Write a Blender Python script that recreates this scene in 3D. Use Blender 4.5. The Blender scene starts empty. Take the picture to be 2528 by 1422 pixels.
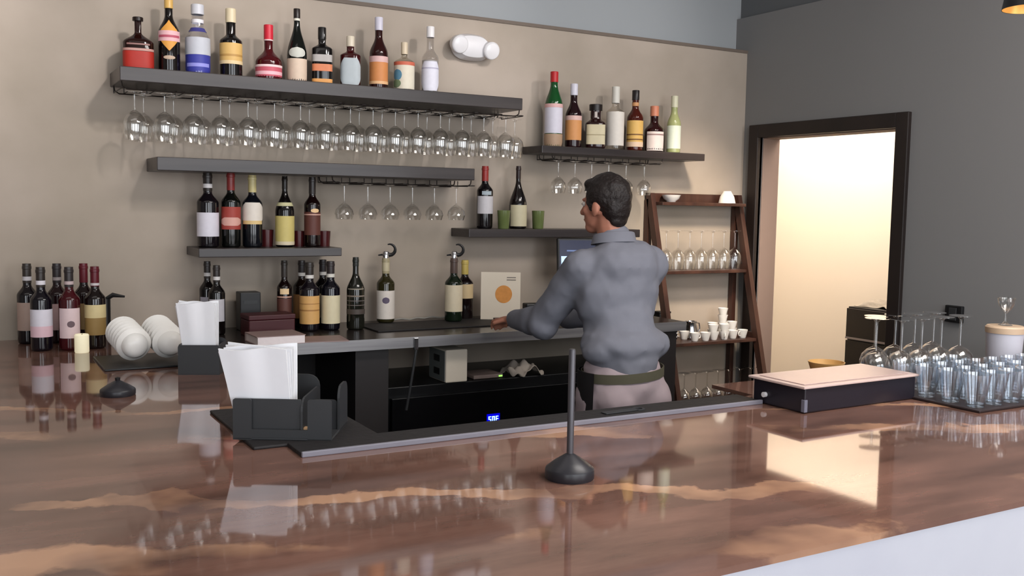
import bpy, bmesh, math, random
from mathutils import Vector, Matrix
random.seed(7)
PI = math.pi
scene = bpy.context.scene
COL = scene.collection

# ------------------------------------------------------------------ camera
FW, FH, FPX = 2528, 1422, 2391.0
_y, _p, _r = math.radians(29.86), math.radians(4.86), math.radians(0.99)
CAM = Vector((0, 0, 1.65))
_fw = Vector((math.sin(_y)*math.cos(_p), math.cos(_y)*math.cos(_p), -math.sin(_p)))
_rt0 = Vector((math.cos(_y), -math.sin(_y), 0)); _up0 = _rt0.cross(_fw)
_rt = _rt0*math.cos(_r) + _up0*math.sin(_r); _up = -_rt0*math.sin(_r) + _up0*math.cos(_r)
cam = bpy.data.cameras.new('camera'); camo = bpy.data.objects.new('camera', cam); COL.objects.link(camo)
M = Matrix((( _rt.x, _up.x, -_fw.x, CAM.x), (_rt.y, _up.y, -_fw.y, CAM.y), (_rt.z, _up.z, -_fw.z, CAM.z), (0, 0, 0, 1)))
camo.matrix_world = M
cam.sensor_width = 36; cam.lens = 36*FPX/FW; cam.clip_start = 0.05; cam.clip_end = 100
scene.camera = camo
def ray(u, v): return _fw + _rt*((u-FW/2)/FPX) - _up*((v-FH/2)/FPX)
def at_z(u, v, z): d = ray(u, v); return CAM + d*((z-CAM.z)/d.z)
def at_y(u, v, y): d = ray(u, v); return CAM + d*((y-CAM.y)/d.y)
def at_x(u, v, x): d = ray(u, v); return CAM + d*((x-CAM.x)/d.x)
def depth(P): return (Vector(P)-CAM).dot(_fw)

# ------------------------------------------------------------------ light and exposure
scene.view_settings.view_transform = 'Standard'; scene.view_settings.look = 'None'
scene.view_settings.gamma = 1; scene.view_settings.use_curve_mapping = False
scene.view_settings.exposure = 0.0
w = bpy.data.worlds.new('sky'); scene.world = w; w.use_nodes = True
w.node_tree.nodes['Background'].inputs[0].default_value = (0.90, 0.95, 1.0, 1)
w.node_tree.nodes['Background'].inputs[1].default_value = 1.7
def area(name, loc, target, sx, sy, power, color):
    l = bpy.data.lights.new(name, 'AREA'); l.shape = 'RECTANGLE'; l.size = sx; l.size_y = sy
    l.energy = power; l.color = color
    o = bpy.data.objects.new(name, l); COL.objects.link(o); o.location = loc
    d = Vector(target)-Vector(loc); o.rotation_euler = (0, 0, 0) if d.xy.length < .01 else d.to_track_quat('-Z', 'Y').to_euler()
    return o
# daylight entering by the three shop windows in the front wall
area('daylight_1', (-2.2, -1.83, 2.0), (-2.2, 2, 1.6), 2.0, 2.3, 42, (0.92, 0.95, 1.0))
area('daylight_2', (0.9, -1.83, 2.0), (0.9, 2, 1.6), 2.2, 2.3, 60, (0.92, 0.95, 1.0))
area('daylight_3', (3.3, -1.83, 2.0), (3.2, 2, 1.6), 1.4, 2.3, 50, (0.92, 0.95, 1.0))
# broad soft fill added overhead to brighten bar and wall, without fixtures
area('overhead_fill_1', (2.7, 0.8, 3.55), (2.7, 0.8, 0), 2.2, 1.0, 95, (1.0, 0.94, 0.89))
area('overhead_fill_2', (-0.2, 2.3, 3.55), (-0.2, 2.3, 0), 2.6, 1.0, 9, (1.0, 0.95, 0.91))
# unseen spots added to brighten the upper part of the bottle wall; one warm spot washes the corner
def spot(name, loc, target, power, color, size, blend, soft):
    l = bpy.data.lights.new(name, 'SPOT'); l.energy = power; l.color = color; l.spot_size = math.radians(size); l.spot_blend = blend; l.shadow_soft_size = soft
    o = bpy.data.objects.new(name, l); COL.objects.link(o); o.location = loc
    o.rotation_euler = (Vector(target)-Vector(loc)).to_track_quat('-Z', 'Y').to_euler()
for k, xt in enumerate((-0.6, 0.6, 1.8, 3.0)):
    spot('wall_fill_spot_%d' % (k+1), (xt+0.8, 1.7, 3.45), (xt, 4.4, 2.5), (240, 150, 105, 90)[k], (1.0, 0.955, 0.94), 42, 1.0, 0.10)
spot('corner_spot', (2.9, 2.4, 3.45), (3.75, 4.4, 1.38), 470, (1.0, 0.84, 0.66), 23, 0.7, 0.20)
# the room beyond the doorway is brightly lit
area('passage_lamp', (4.85, 4.4, 2.75), (4.85, 4.4, 0), 0.9, 2.4, 72, (1.0, 0.87, 0.76))
scene.cycles.caustics_reflective = False; scene.cycles.caustics_refractive = False
scene.cycles.use_light_tree = False; scene.cycles.max_bounces = 5; scene.cycles.diffuse_bounces = 3; scene.cycles.glossy_bounces = 3; scene.cycles.transparent_max_bounces = 24

# ------------------------------------------------------------------ materials
def lin(c):
    f = lambda x: x/12.92 if x <= 0.04045 else ((x+0.055)/1.055)**2.4
    return tuple(f(v/255) for v in c)
MATS = {}
def mat(name, rgb, rough=0.5, metal=0.0, spec=0.5, var=0.06, scale=14, trans=0.0, ior=1.45, emit=None, estr=0, coat=0, bump=0):
    if name in MATS: return MATS[name]
    m = bpy.data.materials.new(name); m.use_nodes = True; nt = m.node_tree
    b = nt.nodes['Principled BSDF']; c = lin(rgb)
    b.inputs['Roughness'].default_value = rough; b.inputs['Metallic'].default_value = metal
    b.inputs['Specular IOR Level'].default_value = spec; b.inputs['IOR'].default_value = ior
    b.inputs['Transmission Weight'].default_value = trans; b.inputs['Coat Weight'].default_value = coat
    tc = nt.nodes.new('ShaderNodeTexCoord'); n = nt.nodes.new('ShaderNodeTexNoise'); n.inputs['Scale'].default_value = scale
    n.inputs['Detail'].default_value = 4
    nt.links.new(tc.outputs['Object'], n.inputs['Vector'])
    mx = nt.nodes.new('ShaderNodeMix'); mx.data_type = 'RGBA'
    mx.inputs[6].default_value = (*[v*(1-var) for v in c], 1); mx.inputs[7].default_value = (*[min(1, v*(1+var)) for v in c], 1)
    nt.links.new(n.outputs['Fac'], mx.inputs[0]); nt.links.new(mx.outputs[2], b.inputs['Base Color'])
    if emit: b.inputs['Emission Color'].default_value = (*lin(emit), 1); b.inputs['Emission Strength'].default_value = estr
    if bump:
        bp = nt.nodes.new('ShaderNodeBump'); bp.inputs['Strength'].default_value = bump; bp.inputs['Distance'].default_value = 0.01
        nt.links.new(n.outputs['Fac'], bp.inputs['Height']); nt.links.new(bp.outputs['Normal'], b.inputs['Normal'])
    MATS[name] = m; return m
def thin_glass(name, tint=(1, 1, 1), boost=1.0, ior=1.5):
    m = bpy.data.materials.new(name); m.use_nodes = True; nt = m.node_tree; nt.nodes.clear()
    out = nt.nodes.new('ShaderNodeOutputMaterial'); mx = nt.nodes.new('ShaderNodeMixShader')
    t = nt.nodes.new('ShaderNodeBsdfTransparent'); t.inputs[0].default_value = (*tint, 1)
    g = nt.nodes.new('ShaderNodeBsdfGlossy'); g.inputs['Roughness'].default_value = 0.03; g.inputs[0].default_value = (1, 1, 1, 1)
    ge = nt.nodes.new('ShaderNodeNewGeometry'); dt = nt.nodes.new('ShaderNodeVectorMath'); dt.operation = 'DOT_PRODUCT'
    nt.links.new(ge.outputs['Normal'], dt.inputs[0]); nt.links.new(ge.outputs['Incoming'], dt.inputs[1])
    def mm(op, a, b=None, cl=False):
        n = nt.nodes.new('ShaderNodeMath'); n.operation = op; n.use_clamp = cl
        for i, v in enumerate((a, b)):
            if v is None: continue
            if isinstance(v, (int, float)): n.inputs[i].default_value = v
            else: nt.links.new(v, n.inputs[i])
        return n.outputs[0]
    x = mm('POWER', mm('SUBTRACT', 1.0, mm('ABSOLUTE', dt.outputs['Value']), True), 5.0)
    fr_ = mm('MULTIPLY', mm('ADD', 0.04, mm('MULTIPLY', x, 0.96)), boost, True)
    nt.links.new(fr_, mx.inputs[0])
    nt.links.new(t.outputs[0], mx.inputs[1]); nt.links.new(g.outputs[0], mx.inputs[2]); nt.links.new(mx.outputs[0], out.inputs[0])
    MATS[name] = m; return m
def two_tone(name, rgb1, rgb2, scale, rough, detail=5, lo=0.35, hi=0.65, stretch=(1, 1, 1), spec=0.5, bump=0.0):
    m = bpy.data.materials.new(name); m.use_nodes = True; nt = m.node_tree; b = nt.nodes['Principled BSDF']
    tc = nt.nodes.new('ShaderNodeTexCoord'); mp = nt.nodes.new('ShaderNodeMapping'); mp.inputs['Scale'].default_value = stretch
    n = nt.nodes.new('ShaderNodeTexNoise'); n.inputs['Scale'].default_value = scale; n.inputs['Detail'].default_value = detail
    r = nt.nodes.new('ShaderNodeValToRGB'); r.color_ramp.elements[0].position = lo; r.color_ramp.elements[1].position = hi
    r.color_ramp.elements[0].color = (*lin(rgb1), 1); r.color_ramp.elements[1].color = (*lin(rgb2), 1)
    nt.links.new(tc.outputs['Object'], mp.inputs[0]); nt.links.new(mp.outputs[0], n.inputs['Vector'])
    nt.links.new(n.outputs['Fac'], r.inputs[0]); nt.links.new(r.outputs[0], b.inputs['Base Color'])
    b.inputs['Roughness'].default_value = rough; b.inputs['Specular IOR Level'].default_value = spec
    if bump:
        bp = nt.nodes.new('ShaderNodeBump'); bp.inputs['Strength'].default_value = bump; bp.inputs['Distance'].default_value = 0.004
        nt.links.new(n.outputs['Fac'], bp.inputs['Height']); nt.links.new(bp.outputs['Normal'], b.inputs['Normal'])
    MATS[name] = m; return m
def stone():
    m = bpy.data.materials.new('brown_stone'); m.use_nodes = True; nt = m.node_tree; b = nt.nodes['Principled BSDF']
    N = lambda t: nt.nodes.new(t); L = nt.links.new
    def math_(op, a, bb=None, clamp=False):
        n = N('ShaderNodeMath'); n.operation = op; n.use_clamp = clamp
        for i, v in enumerate((a, bb)):
            if v is None: continue
            if isinstance(v, (int, float)): n.inputs[i].default_value = v
            else: L(v, n.inputs[i])
        return n.outputs[0]
    tc = N('ShaderNodeTexCoord'); sp = N('ShaderNodeSeparateXYZ'); L(tc.outputs['Object'], sp.inputs[0])
    mp = N('ShaderNodeMapping'); mp.inputs['Rotation'].default_value = (0, 0, 0.40); mp.inputs['Scale'].default_value = (1.4, 5.0, 1)
    L(tc.outputs['Object'], mp.inputs[0])
    n1 = N('ShaderNodeTexNoise'); n1.inputs['Scale'].default_value = 1.5; n1.inputs['Detail'].default_value = 7; n1.inputs['Roughness'].default_value = 0.6; L(mp.outputs[0], n1.inputs['Vector'])
    n2 = N('ShaderNodeTexNoise'); n2.inputs['Scale'].default_value = 4.5; n2.inputs['Detail'].default_value = 6; L(tc.outputs['Object'], n2.inputs['Vector'])
    n3 = N('ShaderNodeTexNoise'); n3.inputs['Scale'].default_value = 2.6; n3.inputs['Detail'].default_value = 4; L(tc.outputs['Object'], n3.inputs['Vector'])
    s = math_('ADD', sp.outputs[1], math_('MULTIPLY', sp.outputs[0], 0.42))
    s = math_('ADD', s, math_('MULTIPLY', math_('SUBTRACT', n2.outputs['Fac'], 0.5), 0.34))
    total = None
    for s0, wd, thr in ((1.70, 0.085, 0.47), (2.06, 0.036, 0.43), (2.64, 0.05, 0.50), (2.96, 0.026, 0.46), (3.6, 0.04, 0.5), (1.25, 0.05, 0.5)):
        d = math_('ABSOLUTE', math_('SUBTRACT', s, s0))
        v = math_('SUBTRACT', 1.0, math_('DIVIDE', d, wd), True)
        v = math_('MULTIPLY', v, 4.0, True)
        g = math_('MULTIPLY', math_('SUBTRACT', n3.outputs['Fac'], thr), 6.0, True)
        v = math_('MULTIPLY', v, g)
        total = v if total is None else math_('MAXIMUM', total, v)
    r = N('ShaderNodeValToRGB'); e = r.color_ramp.elements
    e[0].position = 0.30; e[0].color = (*lin((86, 62, 54)), 1); e[1].position = 0.72; e[1].color = (*lin((138, 102, 89)), 1)
    L(n1.outputs['Fac'], r.inputs[0])
    mx = N('ShaderNodeMix'); mx.data_type = 'RGBA'; L(total, mx.inputs[0]); L(r.outputs[0], mx.inputs[6]); mx.inputs[7].default_value = (*lin((186, 143, 114)), 1)
    L(mx.outputs[2], b.inputs['Base Color'])
    b.inputs['Roughness'].default_value = 0.045; b.inputs['IOR'].default_value = 1.7
    MATS['stone'] = m; return m
M_PLASTER = two_tone('beige_plaster', (159, 147, 132), (184, 170, 157), 1.6, 0.8, detail=8, lo=0.3, hi=0.7, bump=0.15)
M_UPPER = mat('pale_grey_paint', (160, 164, 167), 0.85, var=0.02, scale=2)
M_GREY = mat('slate_grey_paint', (132, 131, 131), 0.8, var=0.03, scale=2)
M_SOFFIT = mat('dark_grey_paint', (104, 106, 108), 0.85, var=0.02, scale=2)
M_FLOOR = two_tone('floor_boards', (60, 50, 44), (82, 70, 60), 3, 0.5, stretch=(1, 8, 1))
M_CEIL = mat('white_ceiling', (200, 198, 192), 0.9, var=0.02)
M_WARMWALL = mat('cream_paint', (236, 226, 210), 0.85, var=0.02, scale=2)
M_FRAME = two_tone('dark_door_wood', (24, 17, 15), (36, 26, 23), 5, 0.5, stretch=(1, 1, .2))
M_LINING = mat('taupe_lining', (140, 120, 110), 0.7, var=0.03)
M_STONE = stone()
M_WHITEP = two_tone('white_panel', (186, 186, 196), (204, 204, 210), 1.2, 0.5)
M_BLACKCAB = two_tone('black_brown_laminate', (26, 22, 23), (36, 31, 31), 4, 0.5, stretch=(1, 1, .2))
M_BLACK = mat('black_plastic', (22, 22, 24), 0.42, var=0.1)
M_CHAR = mat('charcoal_plastic', (46, 47, 49), 0.5, var=0.08)
M_RUBBER = mat('black_rubber', (30, 27, 28), 0.65, var=0.1, scale=60, bump=0.2)
M_STEEL = two_tone('brushed_steel', (150, 148, 150), (176, 173, 174), 6, 0.35, stretch=(.3, 8, 8)); M_STEEL.node_tree.nodes['Principled BSDF'].inputs['Metallic'].default_value = 0.75
M_CHROME = mat('chrome', (205, 205, 208), 0.15, metal=1.0, var=0.02)
M_SHELF = two_tone('espresso_wood', (44, 38, 38), (60, 53, 52), 4, 0.34, stretch=(.3, 6, 6))
M_LADDER = two_tone('walnut_stain', (52, 30, 24), (76, 47, 37), 4, 0.38, stretch=(4, 4, .5))
M_WIRE = mat('dark_wire', (40, 34, 31), 0.4, metal=0.6)
M_GLASS = thin_glass('clear_glass', (0.955, 0.955, 0.95), 2.2)
M_WHITE = mat('white_ceramic', (244, 241, 236), 0.25, var=0.02)
M_PAPER = mat('white_paper', (240, 240, 244), 0.9, var=0.02, scale=30)
M_CREAMPAPER = mat('cream_paper', (226, 214, 196), 0.9, var=0.03)
M_WPLASTIC = mat('white_plastic', (230, 228, 230), 0.4, var=0.02)
M_DARKRED = mat('dark_red_cover', (66, 18, 24), 0.5, var=0.1)

# ------------------------------------------------------------------ mesh helpers
def obj(name, vf, m=None, parent=None, smooth=False, sharp=35):
    me = bpy.data.meshes.new(name); me.from_pydata(vf[0], [], vf[1]); me.update()
    return link(name, me, m, parent, smooth, sharp)
def link(name, me, m=None, parent=None, smooth=False, sharp=35):
    if m is not None and not me.materials: me.materials.append(m)
    if smooth:
        me.polygons.foreach_set('use_smooth', [True]*len(me.polygons))
        bm = bmesh.new(); bm.from_mesh(me)
        for e in bm.edges:
            if len(e.link_faces) == 2 and e.calc_face_angle(0) > math.radians(sharp): e.smooth = False
        bm.to_mesh(me); bm.free()
    o = bpy.data.objects.new(name, me); COL.objects.link(o)
    if parent: o.parent = parent
    return o
def tag(o, label=None, cat=None, group=None, kind=None):
    if label: o['label'] = label
    if cat: o['category'] = cat
    if group: o['group'] = group
    if kind: o['kind'] = kind
    return o
def thing(name, label, cat, loc=(0, 0, 0), rz=0, group=None):
    o = bpy.data.objects.new(name, None); COL.objects.link(o); o.empty_display_size = 0.05
    o.location = loc; o.rotation_euler = (0, 0, rz)
    return tag(o, label, cat, group)
def dup(root, loc, rot=None, label=None, group=None):
    r = root.copy(); COL.objects.link(r); r.location = loc
    if rot is not None: r.rotation_euler = rot
    if label: r['label'] = label
    if group: r['group'] = group
    for ch in list(root.children):
        c = ch.copy(); COL.objects.link(c); c.parent = r
        for g in list(ch.children):
            d = g.copy(); COL.objects.link(d); d.parent = c
    return r
def join(*parts):
    V, F = [], []
    for v, f in parts:
        n = len(V); V += [tuple(p) for p in v]; F += [tuple(i+n for i in q) for q in f]
    return V, F
def move(vf, t=(0, 0, 0), rot=None):
    R = rot.to_matrix() if rot is not None and hasattr(rot, 'to_matrix') else rot
    return [tuple((R @ Vector(p) if R is not None else Vector(p)) + Vector(t)) for p in vf[0]], vf[1]
def box(x0, x1, y0, y1, z0, z1, bev=0.0):
    v = [(x, y, z) for x in (x0, x1) for y in (y0, y1) for z in (z0, z1)]
    f = [(0, 1, 3, 2), (4, 6, 7, 5), (0, 4, 5, 1), (2, 3, 7, 6), (0, 2, 6, 4), (1, 5, 7, 3)]
    if not bev: return v, f
    bm = bmesh.new(); bv = [bm.verts.new(p) for p in v]
    for q in f: bm.faces.new([bv[i] for i in q])
    bmesh.ops.bevel(bm, geom=list(bm.edges), offset=bev, segments=2, affect='EDGES', profile=0.5)
    bm.verts.index_update()
    r = [tuple(p.co) for p in bm.verts], [tuple(p.index for p in q.verts) for q in bm.faces]
    bm.free(); return r
def sect(t, r, n=2.0, flat=1.0):
    c, s = math.cos(t), math.sin(t)
    if n == 2.0: return r*c, r*s*flat
    k = (abs(c)**n + abs(s)**n)**(-1.0/n)
    return r*k*c, r*k*s*flat
def lathe(prof, seg=28, n=2.0, flat=1.0):
    V, F = [], []; rows = []
    for r, z in prof:
        if r < 1e-6: rows.append([len(V)]); V.append((0, 0, z))
        else:
            rows.append(list(range(len(V), len(V)+seg)))
            for i in range(seg):
                x, y = sect(2*PI*i/seg, r, n, flat); V.append((x, y, z))
    for a, b in zip(rows, rows[1:]):
        for i in range(seg):
            j = (i+1) % seg
            if len(a) == 1 and len(b) == 1: continue
            if len(a) == 1: F.append((a[0], b[j], b[i]))
            elif len(b) == 1: F.append((a[i], a[j], b[0]))
            else: F.append((a[i], a[j], b[j], b[i]))
    return V, F
def tube(path, r, seg=8, caps=True):
    P = [Vector(p) for p in path]; V, F = [], []
    rs = r if isinstance(r, (list, tuple)) else [r]*len(P)
    up = None
    for i, p in enumerate(P):
        d = (P[min(i+1, len(P)-1)] - P[max(i-1, 0)]).normalized()
        if up is None: up = Vector((0, 0, 1)) if abs(d.z) < 0.9 else Vector((1, 0, 0))
        a = d.cross(up).normalized(); b = a.cross(d).normalized(); up = b
        for k in range(seg):
            q = p + (a*math.cos(2*PI*k/seg) + b*math.sin(2*PI*k/seg))*rs[i]; V.append(tuple(q))
    for i in range(len(P)-1):
        for k in range(seg):
            j = (k+1) % seg; F.append((i*seg+k, i*seg+j, (i+1)*seg+j, (i+1)*seg+k))
    if caps: F.append(tuple(range(seg-1, -1, -1))); F.append(tuple((len(P)-1)*seg+k for k in range(seg)))
    return V, F
def prism(poly, z0, z1):
    n = len(poly)
    V = [(x, y, z0) for x, y in poly] + [(x, y, z1) for x, y in poly]
    F = [tuple(range(n-1, -1, -1)), tuple(range(n, 2*n))] + [(i, (i+1) % n, n+(i+1) % n, n+i) for i in range(n)]
    return V, F
def struct(name, vf, m, parent=None, label=None):
    o = obj(name, vf, m, parent)
    if parent is None: o['kind'] = 'structure'
    if label: o['label'] = label
    return o

# ------------------------------------------------------------------ the room
YW, XW = 4.40, 4.113            # plaster wall, grey wall
HB = 1.07                       # bar top height
struct('floor', box(-5, 6.2, -2.1, 7.2, -0.05, 0), M_FLOOR, label='dark floor behind and before the bar')
struct('ceiling', box(-5, 4.25, -2.1, 4.6, 3.6, 3.65), M_CEIL, label='white ceiling high above the bar')
struct('wall_back', box(-5, XW, YW, YW+0.12, 0, 2.575), M_PLASTER, label='mottled beige plaster wall carrying the bottle shelves')
struct('wall_upper', box(-5, XW+0.03, YW+0.10, YW+0.2, 2.55, 3.6), M_UPPER, label='pale grey upper wall set back above the plaster')
struct('trim_1', box(-5, XW, YW-0.006, YW+0.1, 2.575, 2.592), mat('ledge_cap', (112, 100, 90), 0.7), label='thin taupe ledge capping the plaster wall')
OY0, OY1, OZ = 3.30, 4.262, 2.072      # door opening
struct('wall_right', join(box(XW, XW+0.15, OY1, YW+0.2, 0, 2.79), box(XW, XW+0.15, OY0, OY1, OZ, 2.79), box(XW, XW+0.15, -2.1, OY0, 0, 2.79)), M_GREY, label='slate grey side wall with the doorway')
struct('wall_soffit', box(XW+0.03, XW+0.15, -2.1, YW+0.2, 2.79, 3.6), M_SOFFIT, label='darker grey wall band above the side wall')
struct('wall_left', box(-5.1, -5, -2.1, 4.6, 0, 3.6), M_CEIL)
wins = [(-3.2, -1.2), (-0.2, 2.0), (2.6, 4.0)]
xs = [-5, -3.2, -1.2, -0.2, 2.0, 2.6, 4.0, 4.25]
struct('wall_front', join(box(-5, 4.25, -2.1, -2.0, 0, 0.5), box(-5, 4.25, -2.1, -2.0, 3.0, 3.6), *[box(xs[i], xs[i+1], -2.1, -2.0, 0.5, 3.0) for i in (0, 2, 4, 6)]), M_CEIL)
for k, (a, b) in enumerate(wins):
    wn = struct('window_%d' % (k+1), join(box(a, a+.06, -2.08, -2.0, .5, 3.0), box(b-.06, b, -2.08, -2.0, .5, 3.0), box(a, b, -2.08, -2.0, .5, .56), box(a, b, -2.08, -2.0, 2.94, 3.0)), M_BLACK)
# doorway frame and the bright passage behind it
struct('trim_2', join(box(XW-0.025, XW+0.02, OY1, OY1+0.074, 0, OZ+0.075, .004), box(XW-0.025, XW+0.02, OY0-0.074, OY0, 0, OZ+0.075, .004), box(XW-0.025, XW+0.02, OY0, OY1, OZ, OZ+0.075, .004)), M_FRAME, label='wide black-brown casing around the doorway')
struct('door_1', join(box(XW+0.02, XW+0.15, OY1-.004, OY1, 0, OZ), box(XW+0.02, XW+0.15, OY0, OY0+.004, 0, OZ), box(XW+0.02, XW+0.15, OY0+.004, OY1-.004, OZ-.004, OZ)), M_LINING, label='taupe lining inside the open doorway')
struct('wall_passage', join(box(5.4, 5.5, 2.2, 7.2, 0, 3.0), box(4.27, 5.4, 2.1, 2.2, 0, 3.0), box(4.27, 5.4, 7.1, 7.2, 0, 3.0), box(4.20, 4.27, 4.62, 7.2, 0, 3.0)), M_WARMWALL, label='cream wall of the bright passage beyond the doorway')
struct('ceiling_passage', box(4.2, 5.5, 2.1, 7.2, 3.0, 3.05), M_WARMWALL)

# ------------------------------------------------------------------ the bar
YF, YI, XI = 1.150, 2.225, 0.905
bt = tag(obj('stone_countertop', prism([(-3.4, YF), (XW-.004, YF), (XW-.004, 2.42), (2.16, 2.42), (2.16, YI), (XI, YI), (XI, YW-.003), (-3.4, YW-.003)], HB-0.012, HB), M_STONE),
         'polished brown stone bar top with tan veins, turning back to the wall', 'bar top')
base = thing('bar_counter', 'white bar front and dark cabinet carrying the stone top', 'bar counter', (0, 0, 0))
for k in range(6):
    a = max(-3.38, -3.9 + k*1.5); b = min(-3.9 + k*1.5 + 1.494, XW-.01)
    obj('front_panel', box(a, b, YF+.002, YF+.03, 0.002, HB-.0125), M_WHITEP, base)
obj('cabinet_body', join(box(-3.3, XW-.02, YF+.031, YI-.05, 0.002, HB-.013), box(-3.3, XI-.05, YI-.05, YW-.01, .002, HB-.013), box(2.22, XW-.02, YI-.05, 2.38, .002, HB-.013)), M_BLACKCAB, base)
# back counter
BT = 1.08; BY = 3.785; BX = 3.195
wt = thing('back_worktop', 'dark worktop with a brushed steel front edge below the shelves', 'worktop')
obj('top', box(XI+.002, BX, BY+.006, YW-.003, BT-.04, BT, .002), mat('worktop_dark', (44, 38, 36), 0.22, var=.1), wt)
obj('edge_strip', box(XI+.002, BX, BY, BY+.006, BT-.045, BT+.001), M_STEEL, wt)
cb = thing('back_cabinet', 'black open-bay cabinet under the steel-edged worktop', 'cabinet')
obj('back_panel', box(XI+.031, 1.449, YW-.03, YW-.01, .002, BT-.046), M_BLACKCAB, cb)
obj('upright_panel', box(1.45, 1.60, BY+.06, YW-.01, .002, BT-.046), M_BLACKCAB, cb)
obj('side_panel', box(XI+.01, XI+.03, BY+.06, YW-.01, .002, BT-.046), M_BLACKCAB, cb)
obj('bottom_shelf', box(XI+.031, 1.449, BY+.08, YW-.031, .35, .37), M_BLACKCAB, cb)
ep = thing('end_cabinet', 'narrow dark end cabinet closing the worktop beside the ladder shelf', 'cabinet')
obj('body', box(3.03, BX-.02, BY+.06, YW-.01, .002, BT-.046), M_BLACKCAB, ep)
obj('door', box(3.034, BX-.024, BY+.045, BY+.059, .06, BT-.05, .002), M_BLACKCAB, ep)
fr = thing('bar_refrigerator', 'black two-door refrigerator with a glowing blue display', 'refrigerator', (1.62, BY+.085, 0))
obj('body', box(0, 1.39, .03, .5, .03, .845, .004), mat('fridge_black', (12, 12, 14), 0.35), fr)
for k in range(2):
    d = obj('door', box(.01+k*.69, .69+k*.69, 0, .028, .05, .62, .004), mat('fridge_door', (9, 9, 11), 0.25), fr)
    obj('handle', tube([(.62+k*.14, -.004, .2), (.62+k*.14, -.03, .22), (.62+k*.14, -.03, .48), (.62+k*.14, -.004, .5)], .007), M_BLACK, d, True)
obj('control_strip', box(.01, 1.38, .004, .028, .625, .80, .004), mat('fridge_door', (9, 9, 11), 0.25), fr)
for a in (.03, 1.3): obj('foot', box(a, a+.05, .05, .45, 0.001, .03), M_BLACK, fr)
# the blue seven-segment read-out: 50F
SEG = {'5': 'afgcd', '0': 'abcdef', 'F': 'aefg'}
def seven(ch, x, z, s):
    wd, ht, t = s*.5, s, s*.13
    P = {'a': (x, x+wd, z+ht-t, z+ht), 'd': (x, x+wd, z, z+t), 'g': (x, x+wd, z+ht/2-t/2, z+ht/2+t/2),
         'f': (x, x+t, z+ht/2, z+ht), 'e': (x, x+t, z, z+ht/2), 'b': (x+wd-t, x+wd, z+ht/2, z+ht), 'c': (x+wd-t, x+wd, z, z+ht/2)}
    return join(*[box(P[k][0], P[k][1], -.0012, .0015, P[k][2], P[k][3]) for k in SEG[ch]])
DP = at_y(1218, 1034, BY+.087)
dsp = obj('display', box(DP.x-1.62-.034, DP.x-1.62+.034, 0.0016, .004, DP.z-.024, DP.z+.024), mat('display_blue', (6, 6, 60), 0.3, emit=(0, 0, 190), estr=1.4), fr)
obj('read_out', join(*[seven(c, DP.x-1.62-.026+k*.019, DP.z-.013, .026) for k, c in enumerate('50F')]), mat('read_out_blue', (90, 130, 255), 0.4, emit=(110, 160, 255), estr=6), dsp)

# ------------------------------------------------------------------ shelves
def shelf(xa, xb, zb, th, dp, label):
    return tag(obj('floating_shelf', box(xa, xb, YW-dp, YW-.001, zb, zb+th, .003), M_SHELF), label, 'shelf', 'dark floating wall shelves')
YS = 4.15
def shelf_px(ul, vl, ur, vr, vtop_l, label, dp=.25):
    A, B = at_y(ul, vl, YW-dp), at_y(ur, vr, YW-dp); z = (A.z+B.z)/2
    th = at_y(ul, vtop_l, YW-dp).z - A.z
    shelf(A.x, B.x, z, th, dp, label); return A.x, B.x, z, z+th
S1 = shelf_px(296, 199, 1290, 271, 163, 'long floating shelf with eleven spirit bottles above two rows of hanging glasses', .28)
S2 = shelf_px(388, 423, 1172, 443, 389, 'empty-topped floating shelf with a short rack of glasses beneath one end')
S3 = shelf_px(491, 634, 844, 634, 612, 'short floating shelf holding five wine bottles and red votives')
S4 = shelf_px(1158, 586, 1580, 586, 565, 'floating shelf with two wine bottles and green tumblers behind the bartender', .2)
S5 = shelf_px(1338, 379, 1740, 396, 360, 'floating shelf near the corner with seven bottles and a red-capped green one', .2)

# ------------------------------------------------------------------ bottles
def bottle_profile(H, R, b, s, nr, cap):
    n = nr*R
    P = [(0, 0.003), (R*.82, 0), (R*.97, .006*1.0), (R, .015), (R, b*H*.5), (R, b*H)]
    for k in range(1, 8):
        t = k/8; e = (1-math.cos(t*PI))/2
        P.append((R+(n-R)*e, (b+(s-b)*t)*H))
    P += [(n, s*H), (n, cap*H), (n, H-.004), (n*.9, H-.001), (0, H-.001)]
    return P
def prof_r(P, z):
    for (r0, z0), (r1, z1) in zip(P[1:], P[2:]):
        if z0 <= z <= z1 and z1 > z0: return r0+(r1-r0)*(z-z0)/(z1-z0)
    return P[-3][0]
SHAPE = {'rect': lambda t: 1.0, 'oval': lambda t: math.sqrt(max(0.0, 1-(2*t-1)**2))*.98+.02, 'diamond': lambda t: max(.03, 1-abs(2*t-1)**1.3),
         'arch': lambda t: 1.0 if t < .6 else math.sqrt(max(0, 1-((t-.6)/.4)**2))*.9+.1, 'round': lambda t: min(1, .55+1.6*min(t, 1-t))}
def patch(P, z0, z1, arc, shape, n, flat, off, shift=0):
    V, F = [], []; NT, NZ = 16, 10 if shape != 'rect' else 3
    hw = math.radians(arc)/2
    for j in range(NZ+1):
        t = j/NZ; z = z0+(z1-z0)*t; r = prof_r(P, z)+off; wd = hw*SHAPE[shape](t)
        for i in range(NT+1):
            a = -PI/2 + math.radians(shift) + wd*(2*i/NT-1); x, y = sect(a, r, n, flat); V.append((x, y, z))
    for j in range(NZ):
        for i in range(NT):
            k = j*(NT+1)+i; F.append((k, k+1, k+NT+2, k+NT+1))
    return V, F
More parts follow.
